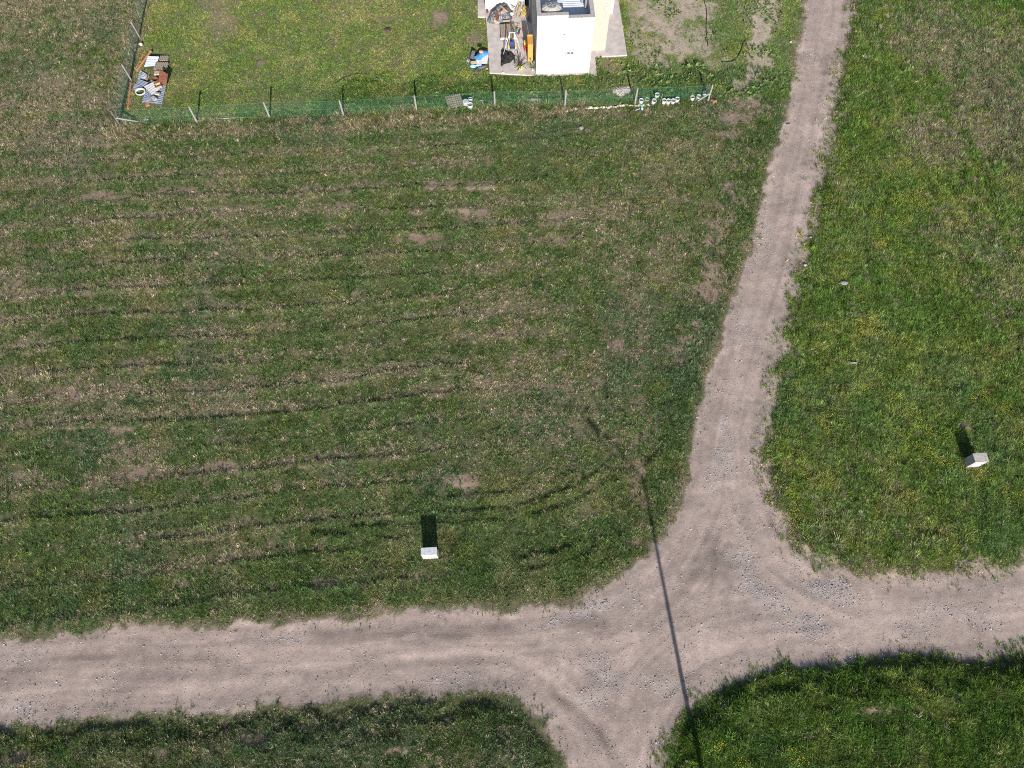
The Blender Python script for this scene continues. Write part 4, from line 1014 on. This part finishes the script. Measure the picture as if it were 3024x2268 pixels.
for a, b, z0, lb in ((1385, 60, .9, 'dark plank standing behind the folded chairs'), (1350, 130, .7, 'grey slat leaning at the left of the folded chairs')):
    single(MBd().bar(Z1(a - 60, b + 220, zp), Z1(a, b, z0), .08, .025), 'plank', M['wood_grey'], lb, 'plank')
pt = thing('clay_pot', 'small brown clay pot at the corner of the back wall', 'pot', Z1(685, 262, zp)); MBd().lathe([(.06, 0), (.09, .2), (.08, .2), (.06, .05)], 14).build('body', M['rust'], pt); MBd().lathe([(.07, .16), (.005, .17)], 10).build('soil', M['soil'], pt)
single(MBd().lump(Z1(1010, 1470, zp + .02), (.16, .1, .05), 5), 'paper_scrap', M['plastic_white'], 'white paper scrap on the front of the paving', 'litter')

# ------------------------------------------------------------------ rubbish heap on the lawn beside the paving
for i, (a, b, c, d, z, lb) in enumerate((((460, 1215), (700, 1170), (690, 1235), (450, 1250), .30, 'narrow white board uppermost in the lawn heap'), ((470, 1240), (690, 1225), (685, 1300), (460, 1300), .24, 'wide pale board under the grey tile of the lawn heap'), ((350, 1255), (460, 1250), (455, 1310), (345, 1300), .2, 'beige board at the left of the pale boards in the lawn heap'), ((560, 1165), (700, 1110), (705, 1165), (560, 1215), .34, 'striped white board beside the blue pool in the lawn heap'))):
    single(quadboard([Z1(*a, z), Z1(*b, z), Z1(*c, z - .05), Z1(*d, z - .05)], .05), 'board', M['panel_grey' if i != 2 else 'wood_pale'], lb, 'board')
single(quadboard([Z1(470, 1240, .262), Z1(525, 1240, .262), Z1(523, 1290, .225), Z1(470, 1290, .225)], .012), 'tile', M['panel_grey'], 'grey square tile on the wide pale board of the lawn heap', 'tile')
single(quadboard([Z1(530, 1235, .272), Z1(560, 1222, .272), Z1(595, 1250, .25), Z1(575, 1262, .25)], .012), 'tile', M['wood_grey'], 'brown oblong tile on the wide pale board of the lawn heap', 'tile')
# blue moulded pool shell, on edge of the heap
q = [Z1(*t, .55) for t in ((420, 1130), (520, 1040), (600, 995), (660, 1000), (712, 1045), (680, 1090), (600, 1140), (540, 1195), (450, 1195))]
s = drape([p.to_2d() for p in q], lambda t: .42 + .14 * t, 0, 8, 48, 5, .01)
s.V = [(x, y, z + .014 * math.sin((x * .35 + y) * 42)) for x, y, z in s.V]
single(s, 'pool_shell', M['blue'], 'blue ribbed plastic paddling pool shell on the lawn heap', 'pool', smooth=True)
single(MBd().lump(Z1(560, 1055, .72), (.32, .28, .16), 8, 2, .12), 'stone', M['brick'], 'pink stone lying on the blue pool shell', 'stone')
for l, hh, sd, lb in ((((330, 1170), (350, 1090), (430, 1050), (470, 1060), (420, 1130), (460, 1200), (400, 1250), (350, 1210)), .34, 21, 'dark grey plastic sack on the left of the blue pool shell'), (((400, 1490), (430, 1440), (520, 1380), (620, 1330), (690, 1310), (700, 1360), (620, 1395), (520, 1420), (440, 1500)), .12, 22, 'long strip of grey plastic sheeting trailing on the lawn'), (((250, 1260), (280, 1215), (340, 1220), (350, 1255), (300, 1280)), .1, 23, 'pale grey plastic bag at the left end of the lawn heap')):
    single(drape([Z1(*t).to_2d() for t in l], lambda t, hh=hh: .02 + hh * (1 - (1 - t) ** 2), .09, 7, 44, sd, .18), 'plastic_sack', M['tarp'] if sd < 23 else M['galv_old'], lb, 'plastic sack')
for a, b, lb in ((400, 1345, 'pale blue plastic tub piece at the left of the lawn heap front'), (510, 1330, 'pale blue plastic piece under the boards of the lawn heap')):
    single(MBd().lump(Z1(a, b, .08), (.42, .25, .16), a, 2, .3), 'plastic_piece', M['ltblue'], lb, 'plastic piece')
single(MBd().lump(Z1(675, 1398, .08), (.14, .12, .12), 9), 'ball', M['orange'], 'small orange ball by the trailing grey sheeting', 'ball')

# ------------------------------------------------------------------ wire fences
posts = [P(a, b) for a, b in ((357.5, 373), (584, 363.5), (798, 350), (1016, 345), (1231.5, 331.5), (1461.5, 319), (1668, 315.6), (1874, 310), (2089.5, 301))]
wposts = [posts[0], P(390, 241), P(415, 116)]; wposts += [wposts[2] + (wposts[2] - wposts[1]), wposts[2] + 2 * (wposts[2] - wposts[1])]
def mesh_panel(a, b, hgt, sp=.082, r=.0023):
    s = MBd(); d = (b - a); L_ = d.length; d = d.normalized(); n = Vector((-d.y, d.x, 0))
    def wire(u0, z0, u1, z1):
        p, q = a + d * u0 + Vector((0, 0, z0)), a + d * u1 + Vector((0, 0, z1)); e = (q - p).normalized(); w_ = e.cross(n) * r; nn = n * r
        s.add([p + w_, p - w_ * .5 + nn * .9, p - w_ * .5 - nn * .9, q + w_, q - w_ * .5 + nn * .9, q - w_ * .5 - nn * .9], [(0, 1, 4, 3), (1, 2, 5, 4), (2, 0, 3, 5)])
    u = -hgt
    while u < L_:
        u0, z0, u1, z1 = u, .03, u + hgt, .03 + hgt
        if u0 < 0: z0 -= u0; u0 = 0
        if u1 > L_: z1 -= u1 - L_; u1 = L_
        if u1 - u0 > .02:
            wire(u0, z0, u1, z1); wire(L_ - u0, z0, L_ - u1, z1)
        u += sp * 1.414
    return s
def fence(name, pts, label, hgt=1.25, lean=0):
    t = thing(name, label, 'fence', pts[0])
    o = pts[0]
    for i, p in enumerate(pts):
        MBd().tube(p - o + Vector((0, 0, -.2)), p - o + Vector((0, 0, hgt + .12)), .062, .055, 8).build('post', M['conc_post'], t)
    for a, b in zip(pts[:-1], pts[1:]):
        a_, b_ = a - o + fnor * .05, b - o + fnor * .05
        mesh_panel(a_, b_, hgt).build('mesh_panel', M['wire'], t)['kind'] = 'stuff'
        for z in (.06, hgt * .5, hgt + .03): MBd().tube(a_ + Vector((0, 0, z)), b_ + Vector((0, 0, z + rnd.uniform(-.01, .01))), .004, n=4).build('wire', M['wire'], t)
    return t
fs = fence('wire_fence', posts, 'green wire mesh fence on leaning concrete posts along the far side of the lot')
for p, q in ((P(425, 362), posts[0]), (P(2052, 303), posts[-1])):
    MBd().tube(p - posts[0], q - posts[0] + Vector((0, 0, .72)), .05, n=8).build('brace', M['conc_post'], fs)
fence('wire_fence', wposts, 'green wire mesh fence running away along the left side of the house yard')

# ------------------------------------------------------------------ buckets by the fence
def bucket(label, loc, rot=(0, 0, 0), sc=1.0, fill=True, m='plastic_white', group='white buckets set along the fence'):
    t = thing('white_bucket', label, 'bucket', loc, 0, group); t.rotation_euler = rot; t.scale = (sc,) * 3
    MBd().lathe([(.112, 0), (.145, .34), (.138, .34), (.106, .02)], 20).build('body', M[m], t, smooth=False); MBd().lathe([(.147, .31), (.155, .315), (.155, .335), (.146, .34)], 20).build('rim', M[m], t)
    MBd().lathe([(.133, .27), (.004, .285)], 16).build('soil', M['soil'] if fill else M['rock'], t)
    MBd().path([(-.15, 0, .3), (-.16, -.06, .24), (-.1, -.14, .2), (.1, -.14, .2), (.16, -.06, .24), (.15, 0, .3)], .005, 5).build('handle', M['steel'], t)
    return t
b5 = [((350, 432), (0, 0, 0), 'white bucket of soil just right of the post, leftmost of the row'), ((632, 432), (.1, .15, 0), 'white bucket of soil alone in front of the highest-standing one'), ((720, 300), (0, 0, .4), 'white bucket standing nearest the yard, behind the row'), ((885, 436), (0, 0, .8), 'first white bucket of the close group of four'),
      ((985, 440), (0, 0, 1.3), 'second white bucket of the close group of four'), ((1090, 436), (.05, .05, 0), 'third white bucket of the close group of four'), ((1195, 398), (0, 0, 2), 'fourth white bucket of the close group, set slightly back'), ((1555, 372), (-.12, -.1, 0), 'white bucket beside the thin stake near the corner brace'), ((1668, 335), (.1, .22, 0), 'white bucket tilted right, between two others by the corner brace'), ((1810, 250), (.05, .3, 0), 'greenish white bucket nearest the last fence post')]
for (a, b), rt, lb in b5:
    p = Z5(a, b, .34); bucket(lb, (p.x, p.y, 0), rt)
p = Z5(470, 412, .14); bucket('half sunken white bucket behind the grass near the left of the row', (p.x, p.y, -.2), (0, .1, 0))
p = Z6(1195, 745, .42); bucket('tall white bucket right of the wooden pallet, the nearest of three', (p.x, p.y, 0), (0, 0, 0), 1.22, False)
p = Z6(1195, 600, .3); bucket('white bucket with blue marking at the back of the pallet group', (p.x, p.y, 0), (-.35, .1, 0), 1.0, False)
p = Z6(1566, 672, .1); bucket('white bucket standing alone in weeds right of the pallet', (p.x, p.y, -.22), (.1, 0, 0), 1.0, True)
p = Z6(1050, 640, .48); dr = thing('white_drum', 'white drum with a grey lid touching the wooden pallet', 'drum', (p.x, p.y, 0)); MBd().lathe([(.15, 0), (.19, .42), (.19, .45)], 20).build('body', M['plastic_white'], dr); MBd().lathe([(.195, .44), (.2, .47), (.17, .485), (.01, .48)], 20, close=True).build('lid', M['panel_grey'], dr)
single(MBd().lump(Z6(1245, 650, .12), (.28, .14, .12), 7), 'rag', M['ltblue'], 'blue rag between the white buckets by the pallet', 'rag')
for a, b, lb in (((845, 290, .75), (785, 500, 0), 'thin dry stake between the high bucket and the group of four'), ((1545, 270, .75), (1470, 475, 0), 'thin dry stake left of the corner brace')):
    single(MBd().tube(Z5(*a), Z5(*b), .012, n=6), 'stake', M['vine'], lb, 'stake')
# pallet lying flat
q = [Z6(400, 505, .17), Z6(865, 405, .17), Z6(1005, 800, .17), Z6(470, 905, .17)]; c0 = centroid(q)
ex = ((q[1] - q[0]) + (q[2] - q[3])) / 2; ey = ((q[0] - q[3]) + (q[1] - q[2])) / 2
pl_ = thing('wooden_pallet', 'weathered wooden pallet lying in the weeds behind the fence', 'pallet', (c0.x, c0.y, .05), math.atan2(ex.y, ex.x))
pw_, pd_ = ex.length, ey.length
for i in range(8): MBd().box((-pw_ / 2 + pw_ * (i + .5) / 8, rnd.uniform(-.02, .02), .155), (pw_ / 8 * .56, pd_, .025), rnd.uniform(-.01, .01)).build('slat', M['wood_grey'], pl_)
for i in range(6): MBd().box((0, -pd_ / 2 + pd_ * (i + .5) / 6, .128), (pw_, pd_ / 6 * .42, .024), rnd.uniform(-.008, .008)).build('slat', M['wood_grey'], pl_)
for x in (-pw_ / 2 + .06, 0, pw_ / 2 - .06): MBd().box((x, 0, .07), (.08, pd_ * .98, .09)).build('bearer', M['wood_grey'], pl_)
single(MBd().bar(Z6(530, 950, .08), Z6(800, 900, .08), .1, .03), 'board', M['wood_pale'], 'pale board at the foot of the pallet', 'board')
single(MBd().lump(Z6(690, 1040, .05), (.18, .12, .08), 3), 'paper_scrap', M['plastic_white'], 'white scrap in the dry grass below the pallet', 'litter')
# pipes lying along the fence
def Z9(a, b, z=0.0): return P(900 + a * .27125, 200 + b * .27125, z)
def ground_pipe(pts, r, m, name, label, cat, n=8): return single(MBd().path([Vector((p.x, p.y, p.z + r)) for p in pts], r, n), name, m, label, cat)
ground_pipe([P(617, 353, .02), P(760, 347, .03), P(900, 342.5, .02), P(1020, 338, .03)], .035, M['pipe_grey'], 'pipe', 'long blue grey pipe lying along the foot of the fence', 'pipe')
ground_pipe([P(840, 346.5, .02), P(960, 341, .03), P(1080, 335, .02), P(1165, 334, .04)], .03, M['plastic_white'], 'pipe', 'pale pipe beside the blue grey one, reaching further right', 'pipe')
ground_pipe([P(880, 340, .05), P(940, 336.5, .06), P(1060, 331.5, .05)], .014, M['hose'], 'hose', 'thin black hose lying on the pipes by the fence', 'hose', 6)
for i in range(3): single(MBd().bar(Z9(452 + i * 6, 415 + i * 16, .05 + .03 * (2 - i)), Z9(620 - i * 8, 462 + i * 7, .05), .09, .03), 'board', M['wood_grey'], ['upper weathered board of three behind the fence', 'middle weathered board of three behind the fence', 'lowest weathered board of three behind the fence'][i], 'board')
# edging stones and rubble
def Z10(a, b, z=0.0): return P(1500 + a * .36166, 180 + b * .36166, z)
line = [(470, 420), (490, 415), (535, 403), (585, 398), (640, 392), (690, 388), (740, 387), (800, 387), (860, 380), (915, 373), (960, 366), (1010, 370), (1050, 369), (1090, 367), (1130, 366), (1165, 366)]
pr = [MBd().lump((0, 0, .3), (1, .85, .8), 31 + i, 2, .3).build('edging_stone', M['stone_pale']) for i in range(3)]
k = 0
for i in range(len(line) - 1):
    for t in (0.0, .33, .66):
        a = line[i][0] * (1 - t) + line[i + 1][0] * t; b = line[i][1] * (1 - t) + line[i + 1][1] * t + rnd.uniform(-4, 4)
        p = Z10(a, b); c = pr[k] if k < 3 else pr[k % 3].copy()
        if k >= 3: COL.objects.link(c)
        sc = rnd.uniform(.10, .20) * (1.5 if rnd.random() < .12 else 1); c.location = (p.x, p.y, 0.03); c.scale = (sc, sc * rnd.uniform(.8, 1.2), sc * .9); c.rotation_euler = (0, 0, rnd.uniform(0, 6))
        tag(c, 'pale rounded stone in the edging row in front of the fence', 'stone', 'pale stones edging the bed by the fence'); k += 1
def rubble(name, l, n, label, m='stone_pale', hgt=.12):
    s = MBd(); pp = [Z10(*t) for t in l]; xs = [p.x for p in pp]; ys = [p.y for p in pp]; poly = [(p.x, p.y) for p in pp]; c = 0
    xx = rng.uniform(min(xs), max(xs), n * 3); yy = rng.uniform(min(ys), max(ys), n * 3); d_ = sdist(xx, yy, poly)
    for x, y, dd in zip(xx, yy, d_):
        if dd > 0: s.lump((x, y, min(hgt, dd * .35) + .02), (rnd.uniform(.06, .2), rnd.uniform(.06, .16), rnd.uniform(.04, .1)), c, 1, .3); c += 1
    o = single(s, name, M[m], label, 'rubble'); o['kind'] = 'stuff'; return o
rubble('rubble_heap', [(820, 275), (870, 225), (930, 208), (985, 212), (1010, 245), (960, 290), (930, 305), (900, 280)], 260, 'pale rubble heap in the yard right of the house, behind the fence')
rubble('rubble_heap', [(140, 330), (190, 308), (260, 310), (310, 335), (330, 365), (300, 365), (220, 340), (160, 345)], 200, 'low pale rubble strewn behind the fence below the house')
rubble('rubble_heap', [(400, 345), (440, 328), (485, 335), (480, 352), (420, 355)], 70, 'small patch of pale rubble by the middle fence post')
# clay pots and litter at the right end of the fence
p = Z5(2010, 500); cpot = thing('clay_pot', 'toppled terracotta pot beyond the last fence post', 'pot', (p.x, p.y, .12)); cpot.rotation_euler = (R(78), 0, R(32))
MBd().lathe([(.09, -.18), (.145, .14), (.16, .14), (.16, .2), (.145, .2), (.125, .14), (.08, -.14)], 18, close=True).build('body', M['terracotta'], cpot); MBd().lathe([(.12, .13), (.004, .12)], 12).build('soil', M['soil'], cpot)
for a, b, sd, lb in ((962, 550, 41, 'terracotta shard below the group of four buckets'), (1222, 512, 42, 'pale terracotta shard below the rightmost bucket of four')): single(MBd().lump(Z5(a, b, .05), (.2, .26, .14), sd, 1, .3), 'shard', M['brick'], lb, 'shard')
single(MBd().lump(Z5(1530, 575, .08), (.18, .18, .17), 6, 2, .06), 'ball', M['stone_pale'], 'pale round ball in the grass below the corner brace', 'ball', smooth=True)
single(MBd().bar(Z5(1600, 510, .05), Z5(1740, 500, .05), .08, .05), 'board', M['wood_pale'], 'short pale board below the corner brace', 'board')
bt = thing('plastic_jug', 'white plastic jug with teal cap lying beside the stone row', 'jug', Z5(362, 650, .06)); MBd().lump((0, 0, .05), (.17, .30, .16), 2, 2, .1).build('body', M['plastic_white'], bt, smooth=True); MBd().box((0, .2, .05), (.14, .12, .12)).build('cap', M['teal'], bt, bev=.02)
single(MBd().tube(Z5(310, 640, .06), Z5(180, 690, .05), .035, .03), 'tube', M['pipe_grey'], 'grey tube with a tan end lying beside the white jug', 'tube')
for a, b, w_, h_, m, lb in ((510, 640, .2, .3, 'plastic_white', 'white crumpled bag right of the teal-capped jug'), (675, 720, .12, .3, 'panel_grey', 'grey plastic bottle lying in the mown grass'), (650, 790, .17, .13, 'plastic_white', 'white lump just below the grey bottle'), (445, 785, .16, .1, 'plastic_white', 'white crumpled wrapper left of the grey bottle'), (910, 720, .07, .12, 'plastic_white', 'tiny white scrap right of the grey bottle'), (940, 790, .16, .1, 'teal', 'small teal scrap in the mown grass'), (1070, 680, .1, .18, 'plastic_white', 'white bottle standing in grass below the buckets'), (712, 830, .07, .06, 'plastic_white', 'tiny white scrap lowest in the litter group')):
    single(MBd().lump(Z5(a, b, .05), (w_, h_, .09), a, 1, .3), 'litter', M[m], lb, 'litter')
for a, b, lb in ((139, 423, 'white scrap in dry grass in front of the small rubble patch'), (142, 475, 'tiny white scrap on the mown edge below the rubble')): single(MBd().lump(Z10(a, b, .04), (.14, .1, .06), a, 1, .3), 'litter', M['plastic_white'], lb, 'litter')
single(MBd().lump(P(1716, 378, .06), (.36, .30, .26), 12, 2, .2), 'rock', M['rock'], 'grey rock alone on the lot below the fence', 'rock')
def Z7(a, b, z=0.0): return P(300 + a * .27125, b * .27125, z)
for a, b, w_, lb in ((470, 1310, .5, 'torn white plastic bag under the fence near the left corner'), (605, 1365, .24, 'white plastic bottle at the foot of the fence near the left corner'), (790, 1360, .12, 'tiny white scrap at the foot of the fence left of the second post'), (1470, 1350, .12, 'tiny white scrap at the foot of the fence left of the third post')):
    single(MBd().lump(Z7(a, b, .06), (w_, w_ * .5, .12), a, 2, .4), 'litter', M['plastic_white'], lb, 'litter')
single(MBd().lump(Z7(430, 482, .2), (.22, .22, .22), 3, 2, .1), 'ball', M['plastic_white'], 'white ball against the left fence of the yard', 'ball', smooth=True)

# ------------------------------------------------------------------ scrap heap in the fence corner
def sheet(pts, z, m, label, waves, along=0):
    zz = z if isinstance(z, (list, tuple)) else [z] * 4
    return single(corrugated([Z3(a, b, q) for (a, b), q in zip(pts, zz)], max(4, int(waves * .7)), .024, along=along), 'roofing_sheet', M[m], label, 'roofing sheet')
sheet([(640, 235), (865, 245), (800, 425), (565, 450)], [.32, .28, .2, .2], 'galv', 'shiny corrugated sheet at the top end of the scrap heap', 9)
sheet([(500, 510), (622, 592), (612, 702), (430, 690)], [.12, .12, .1, .1], 'galv', 'corrugated sheet under the weeds at the left of the scrap heap', 8)
sheet([(470, 690), (650, 752), (556, 832), (405, 768)], [.22, .24, .2, .2], 'galv_old', 'ridged grey sheet at the left middle of the scrap heap', 6)
sheet([(385, 770), (552, 835), (482, 922), (338, 900)], [.14, .16, .1, .1], 'galv_old', 'dull grey sheet at the left edge of the scrap heap', 7)
sheet([(700, 700), (1000, 822), (915, 1185), (688, 1160)], [.10, .14, .08, .06], 'galv_old', 'large blue grey sheet at the lower right of the scrap heap', 16)
sheet([(612, 880), (722, 1000), (692, 1150), (515, 1150)], [.16, .16, .09, .07], 'galv_old', 'bluish sheet at the lower left of the scrap heap', 11)
sheet([(560, 830), (742, 742), (882, 880), (722, 1002)], [.24, .24, .22, .2], 'galv_white', 'bright white corrugated sheet in the middle of the scrap heap', 8)
def grille(pts, z, label, n, m_):
    q = [Z3(a, b, z) for a, b in pts]; c = centroid(q); ex = q[1] - q[0]; ey = q[0] - q[3]
    t = thing('wooden_pallet', label, 'pallet', (c.x, c.y, 0), math.atan2(ex.y, ex.x)); w_, d_ = ex.length, ey.length
    for i in range(n): MBd().box((-w_ / 2 + w_ * (i + .5) / n, 0, z), (w_ / n * .6, d_, .025)).build('slat', M['wood_grey'], t)
    for i in range(m_): MBd().box((0, -d_ / 2 + d_ * (i + .5) / m_, z - .05), (w_, d_ / m_ * .5, .07)).build('bearer', M['wood_grey'], t)
grille([(872, 230), (1040, 228), (1030, 320), (868, 322)], .16, 'grey slatted pallet at the top right of the scrap heap', 5, 3)
grille([(790, 345), (1042, 350), (1015, 515), (735, 485)], .26, 'grey slatted pallet lying over another in the scrap heap', 7, 3)
single(quadboard([Z3(872, 505, .62), Z3(1040, 590, .55), Z3(1000, 822, .25), Z3(850, 745, .30)], .02), 'rusty_sheet', M['rust'], 'rust brown metal panel tilted over the scrap heap', 'metal panel')
p = Z3(785, 690, .42); br = thing('rusty_drum', 'dark rusty drum open at the top beside the rust brown panel', 'drum', (p.x, p.y, .05)); MBd().lathe([(.17, 0), (.2, .38), (.185, .38), (.16, .04)], 18).build('body', M['board_brown'], br); MBd().lathe([(.16, .05), (.004, .05)], 12).build('bottom', M['dark'], br)
p = Z3(835, 810, .3); cbx = thing('cardboard_box', 'open brown cardboard box below the rusty drum', 'box', (p.x, p.y, .16), .5)
for lo, hi in (((-.2, -.14, 0), (.2, -.13, .2)), ((-.2, .13, 0), (.2, .14, .2)), ((-.2, -.128, 0), (-.19, .128, .2)), ((.19, -.128, 0), (.2, .128, .2)), ((-.19, -.128, 0), (.19, .128, .01))): MBd().b2(lo, hi).build('side', M['card'], cbx)
for p0, p1 in (((-.2, -.135, .2), (-.2, -.3, .24)), ((-.2, .135, .2), (-.2, .28, .14))): MBd().add([p0, (.2, p0[1], p0[2]), (.2, p1[1], p1[2]), p1, (p0[0], p0[1], p0[2] - .008), (.2, p0[1], p0[2] - .008), (.2, p1[1], p1[2] - .008), (p1[0], p1[1], p1[2] - .008)], [(0, 1, 2, 3), (7, 6, 5, 4), (0, 4, 5, 1), (1, 5, 6, 2), (2, 6, 7, 3), (3, 7, 4, 0)]).build('flap', M['wood_pale'], cbx)
single(MBd().box(Z3(820, 570, .3), (.34, .3, .12), .1), 'block', M['wood_pale'], 'pale wood block left of the rust brown panel', 'block', bev=.01)
for a, b, r_, lb in (((308, 775, .1), (254, 1270, .1), .075, 'long terracotta pipe along the left fence'), ((700, 145, .2), (430, 515, .12), .06, 'long terracotta pipe slanting past the top of the scrap heap'), ((640, 250, .1), (455, 470, .06), .055, 'terracotta pipe lying beside the longer slanting one'), ((548, 205, .06), (512, 305, .06), .06, 'short terracotta pipe uppermost by the left fence'), ((490, 345, .06), (395, 495, .06), .06, 'short terracotta pipe left of the slanting pipes'), ((358, 540, .06), (345, 650, .06), .05, 'thin terracotta pipe against the left fence'), ((662, 635, .14), (622, 708, .14), .04, 'small terracotta pipe in the weeds of the scrap heap')):
    p_, q_ = Z3(*a), Z3(*b); dd = (q_ - p_).normalized(); s = MBd().tube(p_, q_, r_, n=12); s.tube(p_ - dd * .02, p_ + dd * .1, r_ * 1.25, n=12); single(s, 'terracotta_pipe', M['terracotta'], lb, 'pipe')
rg = Z3(505, 950, .12); s = MBd(); s.lathe([(.30, 0), (.34, .05), (.34, .12), (.29, .12), (.26, .02), (.30, 0)], 26, M=Matrix.Translation(rg) @ Matrix.Rotation(.15, 4, 'X') @ Matrix.Scale(.8, 4, (0, 1, 0)))
single(s, 'basin_ring', M['plastic_white'], 'white oval basin rim lying among the metal sheets', 'basin')
for a, b, sz, rz, lb in ((765, 1065, (.36, .2, .12), -.7, 'pale concrete block on the large blue grey sheet'), (825, 975, (.34, .16, .1), -.25, 'pale concrete block beside the white corrugated sheet')): single(MBd().box(Z3(a, b, .22), sz, rz), 'block', M['stone_pale'], lb, 'block', bev=.008)
single(MBd().box(Z3(640, 1185, .05), (.26, .3, .1), .2), 'brick', M['terracotta'], 'orange brick at the foot of the scrap heap', 'brick', bev=.01)
ground_pipe([Z3(580, 1180), Z3(660, 1215), Z3(760, 1245), Z3(900, 1265)], .01, M['hose'], 'cable', 'thin black cable trailing from the foot of the scrap heap', 'cable', 5)
ground_pipe([Z3(430, 700, .28), Z3(510, 570, .34), Z3(545, 520, .3)], .012, M['hose'], 'cable', 'black cable lying over the left corrugated sheet', 'cable', 5)
ground_pipe([Z3(305, 1085), Z3(360, 1105), Z3(425, 1108)], .014, M['plastic_white'], 'cable', 'short pale hose at the left of the scrap heap', 'hose', 5)

# ------------------------------------------------------------------ meter pillars on the lot and in the meadow
def pillar_box(label, corner, u, wd, dp, hg_, body, top, door_col, recess):
    t = thing('meter_pillar', label, 'meter box', (corner[0], corner[1], hz(*corner) - .02), math.atan2(u[1], u[0]))
    MBd().b2((0, 0, -.1), (wd, dp, hg_ - .05)).build('body', body, t, bev=.008); MBd().b2((-.015, -.012, hg_ - .046), (wd + .015, dp + .012, hg_)).build('cap', top, t, bev=.008)
    d_ = MBd().b2((.10, -.028 if not recess else -.014, .28), (wd - .10, -.002, hg_ - .2)).build('door', door_col, t, bev=.006)
    MBd().b2((wd - .16, -.04, hg_ * .55), (wd - .13, -.029, hg_ * .55 + .08)).build('handle', M['darkgrey'], d_)
    MBd().b2((-.03, -.03, -.12), (wd + .03, dp + .03, .05)).build('plinth', M['cap'], t, bev=.01)
    return t
pillar_box('whitewashed cement meter pillar standing on the mown lot', (-4.42, 6.74), (.72, .03), .72, .34, .98, M['slab_white'], M['panel_grey'], M['plastic_white'], False)
pillar_box('bare grey cement meter pillar in the flowering meadow', (22.80, 10.79), (.68, .03), .66, .44, .97, M['slab_grey'], M['slab_grey'], M['plastic_white'], True)

# ------------------------------------------------------------------ hoses, flat stones, odd bits
def on_ground(pts): return [Vector((p.x, p.y, hz(p.x, p.y) + .03)) for p in pts]
def Z11(a, b): return P(1900 + a * .31646, b * .31646)
ground_pipe(on_ground([Z11(a, b) for a, b in ((725, 588), (770, 592), (815, 586), (850, 568), (880, 535), (905, 490), (918, 445), (930, 405), (955, 380))]), .025, M['hose'], 'hose', 'black hose curving on the bare strip between yard and track', 'hose', 6)
ground_pipe(on_ground([Z11(a, b) for a, b in ((560, 0), (585, 80), (590, 160), (583, 260), (588, 340), (602, 440))]), .018, M['hose'], 'hose', 'thin black hose running straight across the bare sandy patch', 'hose', 6)
ground_pipe(on_ground([Z9(a, b) for a, b in ((240, 240), (330, 180), (440, 110), (560, 72), (680, 80))]), .012, M['hose'], 'cable', 'thin dark cable curving over the yard lawn left of the pallet', 'cable', 5)
ground_pipe(on_ground([Z9(a, b) for a, b in ((1080, 205), (1190, 203), (1330, 180), (1480, 158), (1600, 160))]), .02, M['pipe_grey'], 'hose', 'grey hose in the weeds between paving and fence', 'hose', 6)
for a, b, w_, h_, rz, lb in ((2490, 838, .44, .30, -.2, 'flat pale slab lying alone in the meadow grass'), (2520, 1074, .4, .08, -.3, 'narrow pale strip of board lying in the meadow grass')):
    p = P(a, b, .15); single(MBd().lump((p.x, p.y, hz(p.x, p.y) + .16), (w_, h_, .12), a, 2, .15), 'flat_stone' if w_ > .42 else 'board', M['conc_post'], lb, 'slab' if w_ > .42 else 'board')
for a, b, w_, lb in ((2393, 703, .2, 'small white stone on the meadow edge beside the track'), (2378, 785, .26, 'white stone cluster piece on the meadow edge lower down'), (2334, 126, .2, 'small white stone on the grass verge left of the track'), (2254, 315, .1, 'small white pebble near the top of the lot')):
    p = P(a, b); single(MBd().lump((p.x, p.y, hz(p.x, p.y) + .05), (w_, w_ * .8, .14), a, 1, .3), 'stone', M['stone_pale'], lb, 'stone')
p = P(1146, 92); single(MBd().lump((p.x, p.y, .06), (.5, .4, .25), 77, 2, .4), 'stump', M['wood_dark'], 'dark clod of soil and roots on the yard lawn', 'clod')
for a, b in ((2326, 366), (2324, 398)): pass
ground_pipe(on_ground([P(2322, 367), P(2330, 365), P(2334, 364)]), .02, M['hose'], 'strap', 'short dark strap lying on the upper track', 'strap', 5)

# ------------------------------------------------------------------ street lamp south of the view; its long shadow crosses the tracks
dirx = Vector((-math.sin(R(SUN_AZ)), math.cos(R(SUN_AZ)), 0)); cot = 1 / math.tan(R(SUN_EL))
Tt = P(1897, 1405); PH = 9.0; lb_ = Tt - dirx * PH * cot
lp = thing('street_lamp', 'tall street lamp with one long arm on a tapered grey pole beside the south track', 'street lamp', lb_)
MBd().tube((0, 0, -.2), (0, 0, PH), .125, .065, 14).build('pole', M['lampgrey'], lp, smooth=True); MBd().lathe([(.24, -.1), (.24, .06), (.16, .12), (.13, .3)], 14, close=True).build('base', M['cap'], lp)
for (a, b) in ((1735, 1238),):
    sd_ = P(a, b) - Tt; rise = sd_.dot(dirx) / cot; pl2 = sd_ - dirx * sd_.dot(dirx); e = Vector((pl2.x, pl2.y, PH + rise))
    ar = MBd().path([(0, 0, PH - .05), Vector((0, 0, PH)).lerp(e, .5) + Vector((0, 0, .12)), e], .05, 8).build('arm', M['lampgrey'], lp)
    dv = (e - Vector((0, 0, PH))).normalized(); h_ = MBd().bar(e - dv * .55, e + dv * .1, .26, .14).build('lamp_head', M['darkgrey'], lp, bev=.02)
    MBd().bar(e - dv * .5 + Vector((0, 0, -.085)), e + Vector((0, 0, -.085)), .2, .03).build('glass', M['glass'], h_)
